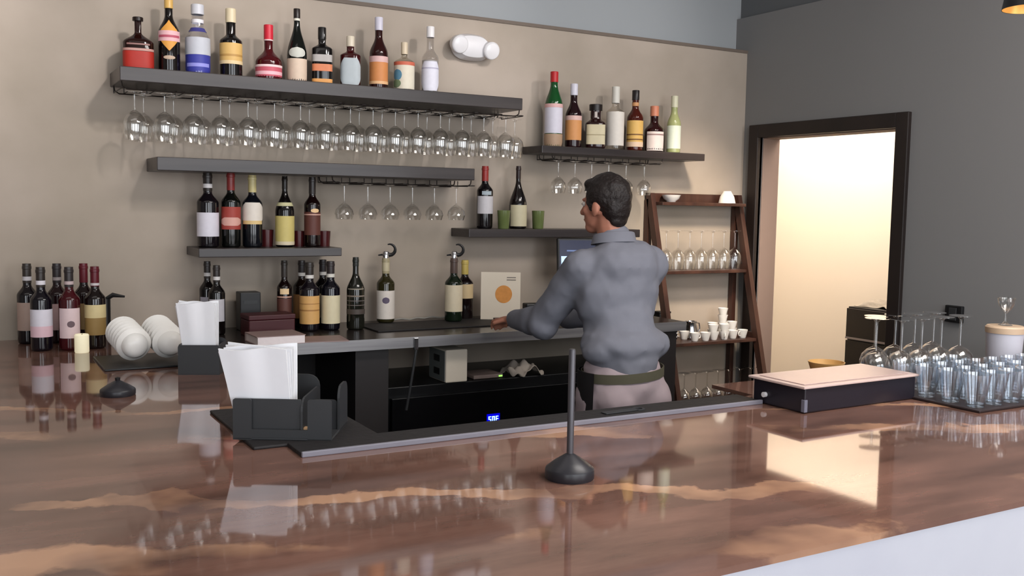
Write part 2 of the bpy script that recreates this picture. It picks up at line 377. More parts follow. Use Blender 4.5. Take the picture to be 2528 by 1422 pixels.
def glass_mat(rgb, clear):
    k = 'bottle_glass_%d_%d_%d_%d' % (*rgb, clear)
    if k in MATS: return MATS[k]
    if clear:
        m = thin_glass(k, tuple(min(1, v/255) for v in rgb), 1.3); return m
    return mat(k, rgb, 0.08, spec=0.6, var=.15)
def lab_mat(rgb): return mat('label_%d_%d_%d' % rgb, rgb, 0.55, var=.07, scale=45)
def bottle(name, label, loc, H, R, shp, rgb, caprgb, labels=(), band=None, n=2.0, flat=1.0, clear=False, group=None, capw=1.12, capmetal=0, liquid=None, turn=.9, capsule=False):
    b, s, nr, cap = shp
    root = thing(name, label, 'bottle', loc, math.atan2(-loc[0], loc[1])*turn, group)
    P = bottle_profile(H, R, b, s, nr, cap)
    obj('bottle_glass', lathe(P, 28, n, flat), glass_mat(rgb, clear), root, True)
    if liquid:
        Q = [(0, .006)] + [(r*.93, z+.003) for r, z in P[1:] if z < liquid[0]*H] + [(prof_r(P, liquid[0]*H)*.93, liquid[0]*H), (0, liquid[0]*H)]
        obj('liquid', lathe(Q, 24, n, flat), mat('liquid_%d_%d_%d' % liquid[1], liquid[1], .15, var=.1), root, True)
    rc = nr*R*capw
    if capsule: cp = [(nr*R*1.04, cap*H), (nr*R*1.06, cap*H+.002), (nr*R*1.04, H*.93), (nr*R*1.14, H*.935), (nr*R*1.14, H*.965), (nr*R*1.05, H*.97), (nr*R*1.02, H), (0, H+.0005)]
    else: cp = [(nr*R*1.01, cap*H), (rc, cap*H+.0005), (rc, H-.002), (rc*.93, H), (0, H+.0003)]
    obj('cap', lathe(cp, 22), mat('cap_%d_%d_%d_%d' % (*caprgb, capmetal), caprgb, .35, metal=capmetal, var=.05), root, True)
    if band:
        z0, z1, c = band; r0 = prof_r(P, z0*H)+.0012; r1 = prof_r(P, z1*H)+.0012
        k = nr*R*1.10 if z0 >= cap-.02 else 0
        obj('neck_band', lathe([(max(r0, k)-.001, z0*H), (max(r0, k), z0*H), (max(r1, k), z1*H), (max(r1, k)-.001, z1*H)], 22), lab_mat(c), root, True)
    for i, l in enumerate(labels):
        z0, z1, c, arc, sh = (list(l)+['rect'])[:5]; shift = l[5] if len(l) > 5 else 0
        obj('label', patch(P, z0*H, z1*H, arc, sh, n, flat, .0008+.0006*i, shift), lab_mat(c), root, True, 60)
    return root
WINE = (.60, .74, .40, .76)
SLIM = (.46, .80, .30, .80)
def on_shelf(S, yc, u, vt, wpx, vb=None):
    zt = S[3]
    # x from the bottle's mid-height pixel, height from its top pixel
    P0 = at_y(u, (vt+(vb or vt+150))/2, yc); H = at_y(u, vt, yc).z - zt
    return (P0.x, yc, zt), H, wpx/2*depth((P0.x, yc, zt+H/2))/FPX
G1 = 'spirit bottles on the long top shelf'; y1 = YW-.13
def B(S, yc, u, vt, vb, wpx, name, label, shp, rgb, cap, labels=(), **k):
    loc, H, R = on_shelf(S, yc, u, vt, wpx, vb); return bottle(name, label, loc, H, R, shp, rgb, cap, labels, **k)
K = (14, 10, 10)
B(S1, y1, 341, 43, 163, 72, 'liquor_bottle', 'squat dark amber bottle with a red label at the end of the long shelf', (.52, .72, .22, .93), (34, 12, 9), (30, 18, 14), [(.05, .36, (176, 42, 30), 150), (.365, .41, (196, 150, 140), 140), (.47, .50, (150, 110, 104), 80)], group=G1, capw=1.6, n=3.0, flat=.75)
B(S1, y1, 417, -14, 172, 52, 'liquor_bottle', 'tall black bottle with a pointed gold and pink label', (.50, .74, .36, .82), (16, 10, 8), (214, 172, 96), [(.28, .67, (226, 160, 72), 130, 'diamond'), (.40, .53, (232, 182, 186), 140), (.445, .475, (186, 84, 104), 120), (.17, .22, (190, 166, 144), 60, 'oval')], group=G1)
B(S1, y1, 488, 12, 174, 58, 'liquor_bottle', 'silvery clear bottle with a deep blue lower half', (.52, .70, .48, .86), (222, 224, 232), (206, 206, 212), [(.02, .29, (58, 62, 156), 190), (.12, .17, (150, 150, 225), 120), (.29, .53, (196, 198, 206), 170), (.61, .67, (64, 62, 130), 180)], group=G1, clear=True, band=(.74, .79, (236, 232, 236)))
B(S1, y1, 570, 22, 185, 54, 'liquor_bottle', 'black bottle with a broad tan label and cream cap', (.53, .64, .42, .80), K, (222, 206, 172), [(.20, .50, (222, 180, 108), 160), (.31, .34, (190, 146, 80), 150), (.20, .25, (232, 206, 160), 158)], group=G1)
B(S1, y1, 663, 62, 192, 64, 'liquor_bottle', 'squat bottle with red capped neck and striped pink label', (.34, .58, .32, .74), (70, 10, 16), (206, 40, 58), [(.02, .28, (206, 92, 108), 165), (.11, .17, (246, 190, 198), 160), (.245, .285, (246, 214, 214), 165), (.0, .03, (246, 224, 226), 160)], group=G1, band=(.72, .76, (236, 208, 208)))
B(S1, y1, 733, 22, 197, 48, 'liquor_bottle', 'tall black-green bottle with cream label below a round seal', (.38, .82, .30, .87), (10, 14, 12), (34, 26, 24), [(.02, .33, (224, 200, 178), 160), (.34, .48, (206, 206, 196), 105, 'oval')], group=G1, band=(.84, .875, (226, 222, 208)))
B(S1, y1, 795, 68, 200, 50, 'liquor_bottle', 'square black bottle with two orange label stripes', (.62, .72, .36, .80), (18, 15, 15), (30, 28, 28), [(.40, .52, (188, 182, 178), 110), (.24, .36, (226, 138, 96), 110), (.03, .11, (236, 168, 96), 110)], group=G1, n=4.0, band=(.80, .83, (130, 130, 124)))
B(S1, y1, 865, 90, 207, 50, 'liquor_bottle', 'dark red flask with a pale blue-grey oval label', (.62, .72, .36, .80), (58, 12, 14), (226, 214, 192), [(.02, .57, (190, 198, 202), 125, 'round')], group=G1, n=3.2, flat=.8)
B(S1, y1, 935, 43, 214, 45, 'liquor_bottle', 'dark brown bottle with orange label and silver cap', (.50, .74, .40, .82), (42, 10, 10), (216, 212, 226), [(.08, .46, (218, 142, 84), 170), (.38, .46, (230, 188, 184), 170), (.08, .12, (240, 190, 140), 170)], group=G1)
B(S1, y1, 998, 105, 221, 50, 'liquor_bottle', 'short clear bottle with a cream, red and blue label', (.60, .72, .30, .76), (206, 200, 186), (222, 204, 176), [(.06, .60, (234, 224, 204), 170), (.53, .60, (214, 110, 84), 168), (.22, .45, (96, 146, 172), 60, 'oval', -45), (.08, .25, (120, 138, 104), 60, 'oval', -50)], group=G1, clear=True)
B(S1, y1, 1062, 66, 228, 42, 'liquor_bottle', 'clear bottle with white cap and long white label', (.52, .68, .42, .84), (214, 212, 212), (238, 234, 234), [(.05, .48, (232, 230, 242), 170, 'round'), (.37, .39, (190, 186, 206), 150)], group=G1, clear=True, liquid=(.5, (196, 192, 190)))
G5 = 'bottles on the corner shelf'; y5 = YW-.11
B(S5, y5, 1367, 177, 360, 44, 'liquor_bottle', 'tall green bottle with red cap and long white label', (.54, .84, .40, .86), (20, 74, 34), (186, 36, 40), [(.18, .57, (218, 214, 226), 165), (.52, .57, (224, 178, 176), 165), (.01, .17, (178, 148, 122), 170)], group=G5)
B(S5, y5, 1416, 207, 361, 40, 'liquor_bottle', 'dark bottle with orange label and silver cap beside the green one', (.50, .74, .42, .82), (32, 10, 16), (214, 212, 224), [(.12, .50, (216, 150, 92), 170), (.43, .50, (226, 186, 178), 170)], group=G5)
B(S5, y5, 1470, 258, 363, 50, 'liquor_bottle', 'short square bottle with wide black cap and cream label', (.56, .68, .50, .86), (40, 18, 18), (30, 24, 22), [(.10, .54, (214, 202, 168), 100), (.30, .32, (170, 156, 120), 96)], group=G5, n=4.0, band=(.70, .83, (196, 184, 178)), capw=1.3)
B(S5, y5, 1519, 214, 365, 44, 'liquor_bottle', 'clear bottle with white label and frosted cap', (.60, .70, .40, .74), (222, 218, 210), (214, 210, 200), [(.07, .60, (228, 220, 210), 175)], group=G5, clear=True)
B(S5, y5, 1568, 223, 367, 40, 'liquor_bottle', 'amber bottle with gold label and black cap', (.54, .72, .40, .84), (70, 22, 12), (34, 28, 28), [(.07, .50, (224, 180, 100), 165), (.26, .28, (120, 80, 40), 160), (.18, .20, (120, 80, 40), 160), (.07, .15, (226, 196, 168), 160)], group=G5, band=(.74, .80, (206, 150, 100)))
B(S5, y5, 1615, 262, 369, 48, 'liquor_bottle', 'dark red bottle with copper cap and white label', (.46, .66, .40, .78), (38, 10, 12), (206, 130, 100), [(.03, .44, (226, 212, 206), 120, 'rect', 12), (.36, .39, (150, 120, 116), 116, 'rect', 12)], group=G5)
B(S5, y5, 1664, 237, 372, 34, 'liquor_bottle', 'slender pale green bottle with whitish label at the shelf end', (.50, .74, .46, .80), (156, 162, 112), (200, 198, 172), [(.08, .48, (214, 222, 206), 150)], group=G5)
G3 = 'wine bottles on the short shelf'; y3 = YW-.13
B(S3, y3, 513, 427, 606, 52, 'wine_bottle', 'wine bottle with white neck ring and plain white label', WINE, (18, 14, 18), (44, 38, 36), [(.15, .47, (226, 222, 232), 170)], band=(.80, .855, (226, 222, 222)), group=G3, capsule=True)
B(S3, y3, 570, 425, 606, 46, 'wine_bottle', 'wine bottle with red capsule and red pictured label', WINE, (12, 14, 12), (140, 52, 50), [(.24, .54, (166, 66, 56), 170), (.29, .40, (224, 170, 156), 150, 'round')], group=G3, capsule=True)
B(S3, y3, 623, 432, 606, 48, 'wine_bottle', 'wine bottle with pale yellow capsule and rounded white label', WINE, (14, 16, 22), (204, 190, 136), [(.32, .62, (236, 226, 214), 170, 'round'), (.32, .37, (232, 200, 140), 130)], group=G3, capsule=True)
B(S3, y3, 703, 435, 606, 46, 'wine_bottle', 'slender black bottle with tall yellow label', (.50, .80, .28, .82), (14, 10, 10), (30, 24, 22), [(.03, .44, (212, 194, 120), 165), (.03, .08, (222, 206, 176), 160)], band=(.58, .63, (206, 200, 156)), group=G3, capsule=True)
B(S3, y3, 771, 437, 606, 40, 'wine_bottle', 'narrow wine bottle with brown label and gold disc', WINE, (20, 8, 8), (48, 42, 40), [(.17, .50, (96, 54, 46), 150), (.49, .55, (238, 200, 150), 60, 'oval', 18), (.455, .47, (220, 176, 160), 140)], group=G3, capsule=True)
for u, h in ((659, .075), (738, .07), (800, .07)):
    P0 = at_y(u, 590, y3+.05)
    v = thing('votive_holder', {659: 'small dark red votive between the white-labelled and yellow-labelled bottles', 738: 'small dark red votive between the yellow-labelled and brown-labelled bottles', 800: 'small dark red votive at the end of the short shelf'}[u], 'candle holder', (P0.x, y3+.05, S3[3]), 0, 'dark red votives on the short shelf')
    obj('cup', lathe([(0, .001), (.026, .0), (.030, h), (.026, h), (.023, .012), (0, .01)], 24), mat('red_votive', (72, 26, 28), .2), v, True)
    obj('wax', lathe([(0, .045), (.0245, .045), (.0245, .012), (0, .0115)], 20), mat('pink_wax', (170, 120, 112), .6), v, True)
G4 = 'bottles on the shelf behind the bartender'; y4 = YW-.11
B(S4, y4, 1197, 410, 564, 40, 'wine_bottle', 'wine bottle with bright red capsule and greyish white label', WINE, (16, 12, 14), (150, 48, 44), [(.24, .52, (204, 200, 204), 150, 'rect', 12), (.54, .60, (168, 180, 188), 70, 'rect', 12)], group=G4, capsule=True)
B(S4, y4, 1279, 410, 564, 44, 'wine_bottle', 'black sloping wine bottle with cream label between green tumblers', (.36, .78, .26, .80), (18, 12, 12), (40, 26, 26), [(.04, .38, (206, 196, 164), 140, 'rect', 14)], group=G4, capsule=True)
mg = mat('green_tumbler', (104, 116, 70), 0.15, var=.2)
for u, lb in ((1252, 'squat green tumbler in front of the black sloping bottle'), (1336, 'squat green tumbler near the bartender’s head')):
    P0 = at_y(u, 530, y4-.03)
    tag(obj('green_tumbler', lathe([(0, .002), (.026, 0), (.028, .004), (.033, .092), (.031, .093), (.026, .012), (0, .010)], 24), mg, None, True), lb, 'tumbler', 'green tumblers').location = (P0.x - (.02 if u == 1252 else 0), y4-.03 if u == 1252 else y4, S4[3])
# bottles on the back worktop
GB = 'bottles on the back worktop'
WT = (0, 0, 0, BT)
def BB(u, vt, yc, wpx, name, label, shp, rgb, cap, labels=(), **k): return B(WT, yc, u, vt, 812, wpx, name, label, shp, rgb, cap, labels, group=GB, **k)
BB(512, 645, 4.30, 38, 'wine_bottle', 'dark wine bottle with white neck ring behind the farther napkins, tucked at the back', WINE, K, (50, 44, 42), [(.2, .5, (170, 166, 176), 120)], band=(.79, .84, (204, 200, 198)), capsule=True)
BB(535, 655, 4.18, 40, 'wine_bottle', 'dark wine bottle with white neck ring just behind the farther napkins', WINE, K, (50, 44, 42), [(.2, .52, (190, 186, 192), 120)], band=(.79, .84, (214, 210, 208)), capsule=True)
BB(702, 643, 4.24, 36, 'wine_bottle', 'worktop bottle with brown label and small gold square', WINE, (20, 8, 8), (56, 50, 46), [(.14, .46, (96, 58, 50), 150), (.52, .60, (238, 206, 160), 70), (.47, .49, (206, 160, 140), 140)], capsule=True)
BB(745, 643, 4.30, 42, 'wine_bottle', 'worktop bottle with white ring half hidden behind the gold-labelled one', WINE, (24, 14, 10), (46, 40, 40), [(.14, .5, (150, 104, 60), 150)], band=(.77, .82, (214, 210, 204)), capsule=True)
BB(764, 648, 4.16, 48, 'wine_bottle', 'worktop bottle with gold label and white neck ring', WINE, (20, 14, 20), (52, 46, 42), [(.11, .52, (218, 168, 102), 165), (.30, .32, (170, 120, 66), 150), (.40, .41, (170, 120, 66), 150)], band=(.77, .82, (222, 218, 212)), capsule=True)
BB(797, 641, 4.30, 42, 'wine_bottle', 'worktop bottle with white ring half hidden behind the cream-labelled one', WINE, K, (46, 40, 42), [(.14, .5, (190, 176, 140), 130)], band=(.77, .82, (214, 210, 204)), capsule=True)
BB(816, 645, 4.16, 46, 'wine_bottle', 'worktop bottle with plain cream label and white ring', WINE, (14, 12, 20), (52, 44, 44), [(.10, .51, (222, 210, 176), 165)], band=(.77, .82, (222, 218, 208)), capsule=True)
BB(878, 635, 4.13, 44, 'wine_bottle', 'dark green bottle with thin grey label stripes', (.54, .80, .32, .88), (26, 26, 20), (40, 42, 38), [(.56, .575, (150, 140, 124), 120), (.46, .48, (130, 118, 106), 140), (.40, .41, (110, 100, 96), 140), (.34, .35, (110, 100, 96), 140), (.22, .29, (74, 64, 58), 140)], capsule=True)
def pourer(root, H):
    p = obj('stopper', lathe([(.010, H-.004), (.016, H), (.016, H+.026), (.012, H+.032), (0, H+.033)], 20), M_CHROME, root, True)
    pth = [(.012, 0, H+.018)] + [(.018+.026*math.sin(a), 0, H+.040-.026*math.cos(a)) for a in [i*PI/8 for i in range(0, 10)]]
    obj('lever', tube(pth, [.010, .010, .009, .008, .008, .007, .006, .006, .005, .004, .003]), M_BLACK, root, True)
    obj('spout', tube([(-.012, 0, H+.016), (-.036, 0, H+.013)], [.005, .003]), M_BLACK, root, True)
r1 = BB(952, 640, 4.28, 44, 'wine_bottle', 'green bottle with white label and neck label under a lever stopper', WINE, (44, 40, 18), (170, 158, 126), [(.06, .50, (226, 216, 206), 160), (.30, .40, (96, 84, 104), 46, 'oval')], band=(.80, .95, (196, 184, 152)), capsule=True)
pourer(r1, r1.children[0].dimensions.z if False else at_y(952, 640, 4.28).z-BT)
r2 = BB(1120, 640, 4.20, 44, 'wine_bottle', 'dark green bottle with tall cream label under a lever stopper', WINE, (18, 30, 18), (92, 76, 70), [(.16, .58, (222, 208, 180), 150)], capsule=True)
pourer(r2, at_y(1120, 640, 4.20).z-BT)
BB(1147, 642, 4.30, 42, 'wine_bottle', 'bottle with yellow capsule beside the lever stopper and menu card', WINE, (22, 14, 14), (200, 176, 96), [(.36, .60, (216, 190, 146), 150)], capsule=True)
# six bottles on the end of the bar
GL = 'wine bottles standing on the bar end'
def BL(u, v, name, label, rgb, cap, labels, band=None, H=.318):
    P0 = at_z(u, v, HB); return bottle(name, label, (P0.x, P0.y+.036, HB), H, .0385, WINE, rgb, cap, labels, band=band, capsule=True, group=GL)
BL(106, 868, 'wine_bottle', 'front bar-end wine bottle with white label turning pink below', (16, 12, 20), (52, 46, 42), [(.17, .50, (222, 218, 228), 160), (.17, .30, (226, 190, 200), 150)], band=(.79, .84, (226, 222, 228)))
BL(176, 866, 'wine_bottle', 'bar-end red-tinted bottle with pale pink label', (64, 10, 18), (52, 46, 46), [(.15, .51, (226, 202, 204), 130), (.28, .36, (110, 90, 96), 40, 'oval', 6)], band=(.79, .83, (196, 176, 176)))
BL(240, 862, 'wine_bottle', 'bar-end bottle with dark red capsule and two-tone tan label', (20, 12, 12), (92, 22, 34), [(.17, .54, (150, 122, 72), 150), (.38, .54, (216, 198, 148), 150)], band=(.77, .80, (206, 200, 200)))
BL(72, 850, 'wine_bottle', 'bar-end bottle with beige picture label behind the white and pink one', (20, 16, 20), (56, 50, 46), [(.17, .52, (176, 152, 140), 150)], band=(.79, .84, (206, 202, 206)))
BL(146, 848, 'wine_bottle', 'bar-end bottle with black capsule behind the pink-labelled one', (30, 12, 16), (50, 45, 46), [(.17, .5, (190, 160, 160), 120)], band=(.79, .83, (160, 150, 150)))
BL(212, 846, 'wine_bottle', 'bar-end bottle with dark red capsule behind the tan-labelled one', (24, 12, 12), (98, 24, 36), [(.17, .5, (130, 106, 70), 120)])

# ------------------------------------------------------------------ stemware
def wine_glass_prof(H=.2, R=.042, rb=.034, bowl=.58):
    zb = H*(1-bowl); t = .0013
    out = [(0, 0), (rb, 0), (rb, .0015), (.012, .006), (.0045, .014), (.0040, zb*.9), (.006, zb), (R*.55, zb+.012), (R*.88, zb+.030), (R, zb+.052), (R*.95, zb+(H-zb)*.75), (R*.82, H)]
    inn = [(R*.82-t, H), (R*.95-t, zb+(H-zb)*.75), (R-t, zb+.052), (R*.88-t, zb+.031), (R*.5, zb+.014), (0, zb+.006)]
    return out+inn
def glass_thing(name, label, H, R, rb, bowl, group, cat='glass'):
    root = thing(name, label, cat, (0, 0, 0), 0, group); P = wine_glass_prof(H, R, rb, bowl)
    obj('foot', lathe(P[:5], 24), M_GLASS, root, True); obj('stem', lathe(P[4:7], 12), M_GLASS, root, True)
    obj('bowl', lathe(P[6:], 24), M_GLASS, root, True)
    return root
UPS = (PI, 0, 0)
ORD = 'first second third fourth fifth sixth seventh eighth ninth tenth eleventh twelfth thirteenth fourteenth fifteenth sixteenth'.split()
def hang_row(S, us, vs, y, H, R, rb, bowl, label, group, drop, name='wine_glass', each=None):
    proto = None
    for i, u in enumerate(us):
        P0 = at_y(u, vs(u), y); loc = (P0.x, y, S[2]-drop); lb = each % ORD[i] if each else label
        if proto is None: proto = glass_thing(name, lb, H, R, rb, bowl, group); proto.location = loc; proto.rotation_euler = UPS
        else: dup(proto, loc, UPS, lb)
U1 = [333, 407, 478, 545, 613, 678, 742, 803, 865, 921, 976, 1032, 1087, 1141, 1194, 1248]
v1 = lambda u: 305+(u-333)*.054
hang_row(S1, U1, v1, YW-.215, .195, .046, .036, .60, 'stem glass hanging upside down in the front row under the long shelf', 'front row of hanging glasses, long shelf', .030, each='%s stem glass from the amber bottle end, front row under the long shelf')
front_x = [at_y(u, v1(u), YW-.215).x for u in U1]
hang_row(S1, [u+22 for u in U1], v1, YW-.095, .195, .046, .036, .60, 'stem glass hanging upside down in the rear row under the long shelf', 'rear row of hanging glasses, long shelf', .030, each='%s stem glass from the amber bottle end, rear row under the long shelf')
U2 = [850, 908, 963, 1018, 1072, 1126]
hang_row(S2, U2, lambda u: 515, YW-.17, .165, .045, .036, .45, 'stem glass hanging upside down under the empty-topped shelf', 'hanging glasses, middle shelf', .028, each='%s hanging glass under the empty-topped shelf, counted from the brown-labelled bottle')
U5 = [1378, 1419, 1460, 1502, 1545, 1590]
hang_row(S5, U5, lambda u: 450, YW-.12, .17, .042, .034, .50, 'stem glass hanging upside down under the corner shelf', 'hanging glasses, corner shelf', .028, each='%s hanging glass under the corner shelf, counted from the green bottle end')
def rack(S, xs_, y0, y1_, label, drop=.026):
    root = thing('glass_rack', label, 'glass rack', (0, 0, S[2]), 0, 'wire glass racks')
    sp = (xs_[-1]-xs_[0])/(len(xs_)-1)
    gaps = [max(xs_[0]-sp/2, S[0]+.03)] + [(a+b)/2 for a, b in zip(xs_, xs_[1:])] + [xs_[-1]+sp/2]
    for g in gaps:
        for s in ():
            pass
        wd = .020
        pth = [(g-wd, y1_, -.001), (g-wd, y1_, -drop), (g-wd, y0+.03, -drop)] + [(g-wd*math.cos(a), y0+.03-.02*math.sin(a), -drop) for a in (PI/4, PI/2, 3*PI/4)] + [(g+wd, y0+.03, -drop), (g+wd, y1_, -drop), (g+wd, y1_, -.001)]
        obj('rail', tube(pth, .0024, 6), M_WIRE, root, True)
    gaps[-1] = min(gaps[-1], S[1]-.03); xa, xb = gaps[0]-.022, gaps[-1]+.022
    for yy in (y0+.012, y1_-.02):
        pth = [(xa, yy, -.001), (xa+.003, yy, -drop*.7), (xa+.02, yy, -drop-.004), (xb-.02, yy, -drop-.004), (xb-.003, yy, -drop*.7), (xb, yy, -.001)]
        obj('crossbar', tube(pth, .0028, 6), M_WIRE, root, True)
rack(S1, front_x, YW-.275, YW-.03, 'long dark wire glass rack under the shelf with eleven bottles')
rack(S2, [at_y(u, 515, YW-.17).x for u in U2], YW-.24, YW-.03, 'short dark wire glass rack under the empty-topped shelf')
rack(S5, [at_y(u, 450, YW-.12).x for u in U5], YW-.19, YW-.03, 'short dark wire glass rack under the corner shelf')

# ------------------------------------------------------------------ emergency light
E0, E1 = at_y(1098, 120, YW), at_y(1215, 120, YW)
ex, ez = (E0.x+E1.x)/2, at_y(1150, 118, YW).z
em = thing('emergency_light', 'white twin-head emergency light on the plaster wall', 'wall light', (ex, YW-.002, ez))
hw = (E1.x-E0.x)/2
obj('housing', move(lathe([(0, 0), (.062, 0), (.066, .02), (.052, .055), (.03, .066), (0, .068)], 32, 2.6), rot=Matrix(((1.6, 0, 0), (0, 0, -1), (0, 1.0, 0)))), M_WPLASTIC, em, True)
for s in (-1, 1):
    h = obj('lamp_head', move(lathe([(0, 0), (.034, 0), (.042, .02), (.044, .05), (.040, .055), (0, .056)], 24), (s*(hw-.045), -.03, .012 if s < 0 else -.004), Matrix.Rotation(PI/2+.25, 3, 'X') @ Matrix.Rotation(0, 3, 'Y')), M_WPLASTIC, em, True)
    obj('lens', move(lathe([(.036, .0565), (.02, .06), (0, .061)], 24), (s*(hw-.045), -.03, .012 if s < 0 else -.004), Matrix.Rotation(PI/2+.25, 3, 'X')), mat('lens_white', (240, 238, 240), .15), h, True)

# ------------------------------------------------------------------ ladder shelf in the corner
XL, XR = 3.375, 4.055
def front_y(z): return 4.335 - (1.71-z)*.255
ld = thing('ladder_shelf', 'dark walnut ladder shelf leaning in the corner beside the doorway', 'shelf unit', (0, 0, 0))
for x in (XL, XR-.03):
    A, Bv = front_y(0.0), front_y(1.735)
    obj('front_post', ([(x, A, .001), (x+.03, A, .001), (x+.03, A+.045, .001), (x, A+.045, .001), (x, Bv, 1.735), (x+.03, Bv, 1.735), (x+.03, Bv+.045, 1.735), (x, Bv+.045, 1.735)], [(0, 3, 2, 1), (4, 5, 6, 7), (0, 1, 5, 4), (1, 2, 6, 5), (2, 3, 7, 6), (3, 0, 4, 7)]), M_LADDER, ld)
    obj('rear_post', box(x, x+.03, YW-.04, YW-.008, .001, 1.70), M_LADDER, ld)
LZ = [1.685, 1.300, .905, .545]
for k, z in enumerate(LZ):
    y0 = front_y(z)+ .012 if k else 4.268
    obj('shelf_board', box(XL+.031, XR-.031, y0, YW-.008, z-.018, z, .002), M_LADDER, ld)
    if k: 
        for x in (XL, XR-.03): obj('side_rail', box(x+.004, x+.026, front_y(z)+.045, YW-.041, z-.015, z+.03), M_LADDER, ld)
obj('back_rail', box(XL+.031, XR-.031, YW-.016, YW-.008, LZ[0]+.001, LZ[0]+.05), M_LADDER, ld)
# bowls on top
def bowl(name, label, loc, R, h, m, flip=False, cat='bowl', group=None):
    P = [(0, .002), (R*.45, 0), (R*.5, .006), (R*.82, h*.45), (R, h), (R-.003, h), (R*.80, h*.48), (R*.42, .009), (0, .008)]
    o = tag(obj(name, lathe(P, 32), m, None, True), label, cat, group); o.location = loc
    if flip: o.rotation_euler = (PI, 0, 0); o.location.z += h
    return o
Pb = at_y(1657, 492, 4.328); bowl('bowl', 'shallow white bowl on the ladder shelf top', (Pb.x, 4.328, LZ[0]+.001), .054, .040, M_WHITE)
Pb = at_y(1795, 488, 4.328); bowl('bowl', 'deep white bowl turned over on the ladder shelf top', (Pb.x, 4.328, LZ[0]+.001), .050, .070, M_WHITE, True)
# upside-down glasses
gl = None
def stand_glasses(xs_, ys_, z, label, group, H=.2, R=.046, rb=.036, bowl_=.55, each=None):
    proto = None; n = 0
    for y in ys_:
        for i, x in enumerate(xs_):
            loc = (x, y, z+H); lb = each % ORD[n] if each else label; n += 1
            if proto is None: proto = glass_thing('wine_glass', lb, H, R, rb, bowl_, group); proto.location = loc; proto.rotation_euler = UPS
            else: dup(proto, loc, UPS, lb)
stand_glasses([3.46+.0855*i for i in range(7)], [front_y(1.3)+.065], LZ[1]+.001, 'upside-down stem glass standing on the second board of the ladder shelf', 'glasses on the second ladder board', .225, .042, .035, each='%s upside-down glass from the bartender, on the second ladder board')
stand_glasses([3.47+.082*i for i in range(7)], [front_y(.545)+.075], LZ[3]+.001, 'upside-down stem glass standing on the lowest visible ladder board', 'glasses on the lowest ladder board', .20, .040, .034, each='%s upside-down glass from the bartender, on the lowest ladder board')
# white cups and creamers heaped on the third board
z3 = LZ[2]+.001; y30 = front_y(.905)
cupP = [(0, .003), (.017, 0), (.019, .004), (.030, .048), (.0275, .048), (.017, .007), (0, .006)]
cup0 = None
spots = [(3.60, .06, 0), (3.67, .05, 0), (3.74, .06, 0), (3.81, .05, 0), (3.885, .06, 0), (3.96, .06, 0), (3.59, .14, 0), (3.80, .14, 0), (3.95, .14, 0), (3.80, .14, .040), (3.95, .14, .040), (3.735, .06, .040), (3.81, .05, .040), (3.885, .15, 0), (3.885, .15, .040), (3.885, .15, .08), (3.885, .15, .12)]
for k, (x, dy, dz) in enumerate(spots):
    lb = 'white espresso cup heaped among others on the third ladder board'
    if cup0 is None:
        cup0 = thing('espresso_cup', lb, 'cup', (x, y30+dy, z3+dz), 0, 'white cups on the third ladder board')
        obj('cup_body', lathe(cupP, 22), M_WHITE, cup0, True)
        obj('handle', tube([(.026, 0, .040)]+[(.026+.016*math.sin(a), 0, .026+.014*math.cos(a)) for a in (PI*.3, PI*.5, PI*.7)]+[(.022, 0, .012)], .003, 6), M_WHITE, cup0, True)
    else: dup(cup0, (x, y30+dy, z3+dz), (0, 0, random.uniform(0, 6.28)))
pt = thing('milk_jug', 'small steel milk jug among the white cups', 'jug', (3.655, y30+.16, z3))
obj('jug_body', lathe([(0, .002), (.040, 0), (.044, .006), (.040, .05), (.030, .085), (.034, .10), (.032, .10), (.028, .085), (.037, .05), (.040, .008), (0, .007)], 28), M_CHROME, pt, True)
obj('handle', tube([(.032, 0, .092), (.06, 0, .085), (.066, 0, .055), (.05, 0, .022), (.040, 0, .02)], .004), M_CHROME, pt, True)
tb = thing('tea_box', 'black box with pale stripes behind the cups on the ladder shelf', 'box', (3.42, y30+.15, z3))
obj('box_body', box(0, .13, 0, .14, 0, .075, .003), M_BLACK, tb)
for k in range(3): obj('stripe', box(.004, .126, -.0015, .0005, .012+k*.022, .018+k*.022), M_WPLASTIC, tb)
tb2 = thing('canister', 'small black square canister standing on the striped box', 'canister', (3.485, y30+.215, z3+.0765))
obj('body', box(-.04, .04, -.03, .03, 0, .07, .004), M_BLACK, tb2); obj('lid', box(-.042, .042, -.032, .032, .0705, .082, .003), M_BLACK, tb2)

# ------------------------------------------------------------------ things on the back worktop
P0 = at_z(596, 806, BT)
bx_ = thing('black_box', 'upright black box on the worktop behind the white napkins', 'box', (P0.x, 4.29, BT))
obj('body', box(-.045, .045, -.04, .04, 0, .17, .004), M_BLACK, bx_); obj('slot', box(-.03, .03, -.0415, -.0395, .12, .135), M_CHAR, bx_)
P0 = at_z(648, 812, BT)
rb_ = thing('red_box', 'dark red low box on the worktop behind the papers', 'box', (P0.x-.03, 4.10, BT), .05)
obj('body', box(-.10, .10, -.06, .06, 0, .070, .004), M_DARKRED, rb_); obj('lid', box(-.102, .102, -.062, .062, .0705, .092, .004), M_DARKRED, rb_)
def book(name, label, loc, rz, w_, d_, h_, cover, group=None):
    r = thing(name, label, 'book', loc, rz, group)
    obj('pages', box(-w_/2+.004, w_/2-.004, -d_/2, d_/2-.004, .003, h_-.003), mat('page_edges', (232, 220, 220), .85, scale=80), r)
    obj('cover', join(box(-w_/2, w_/2, -d_/2-.001, d_/2, 0, .003), box(-w_/2, w_/2, -d_/2-.001, d_/2, h_-.003, h_), box(-w_/2, w_/2, d_/2-.003, d_/2, .003, h_-.003)), cover, r)
    return r
P0 = at_z(700, 852, BT); M_MAUVE = mat('mauve_cover', (150, 126, 122), .5)
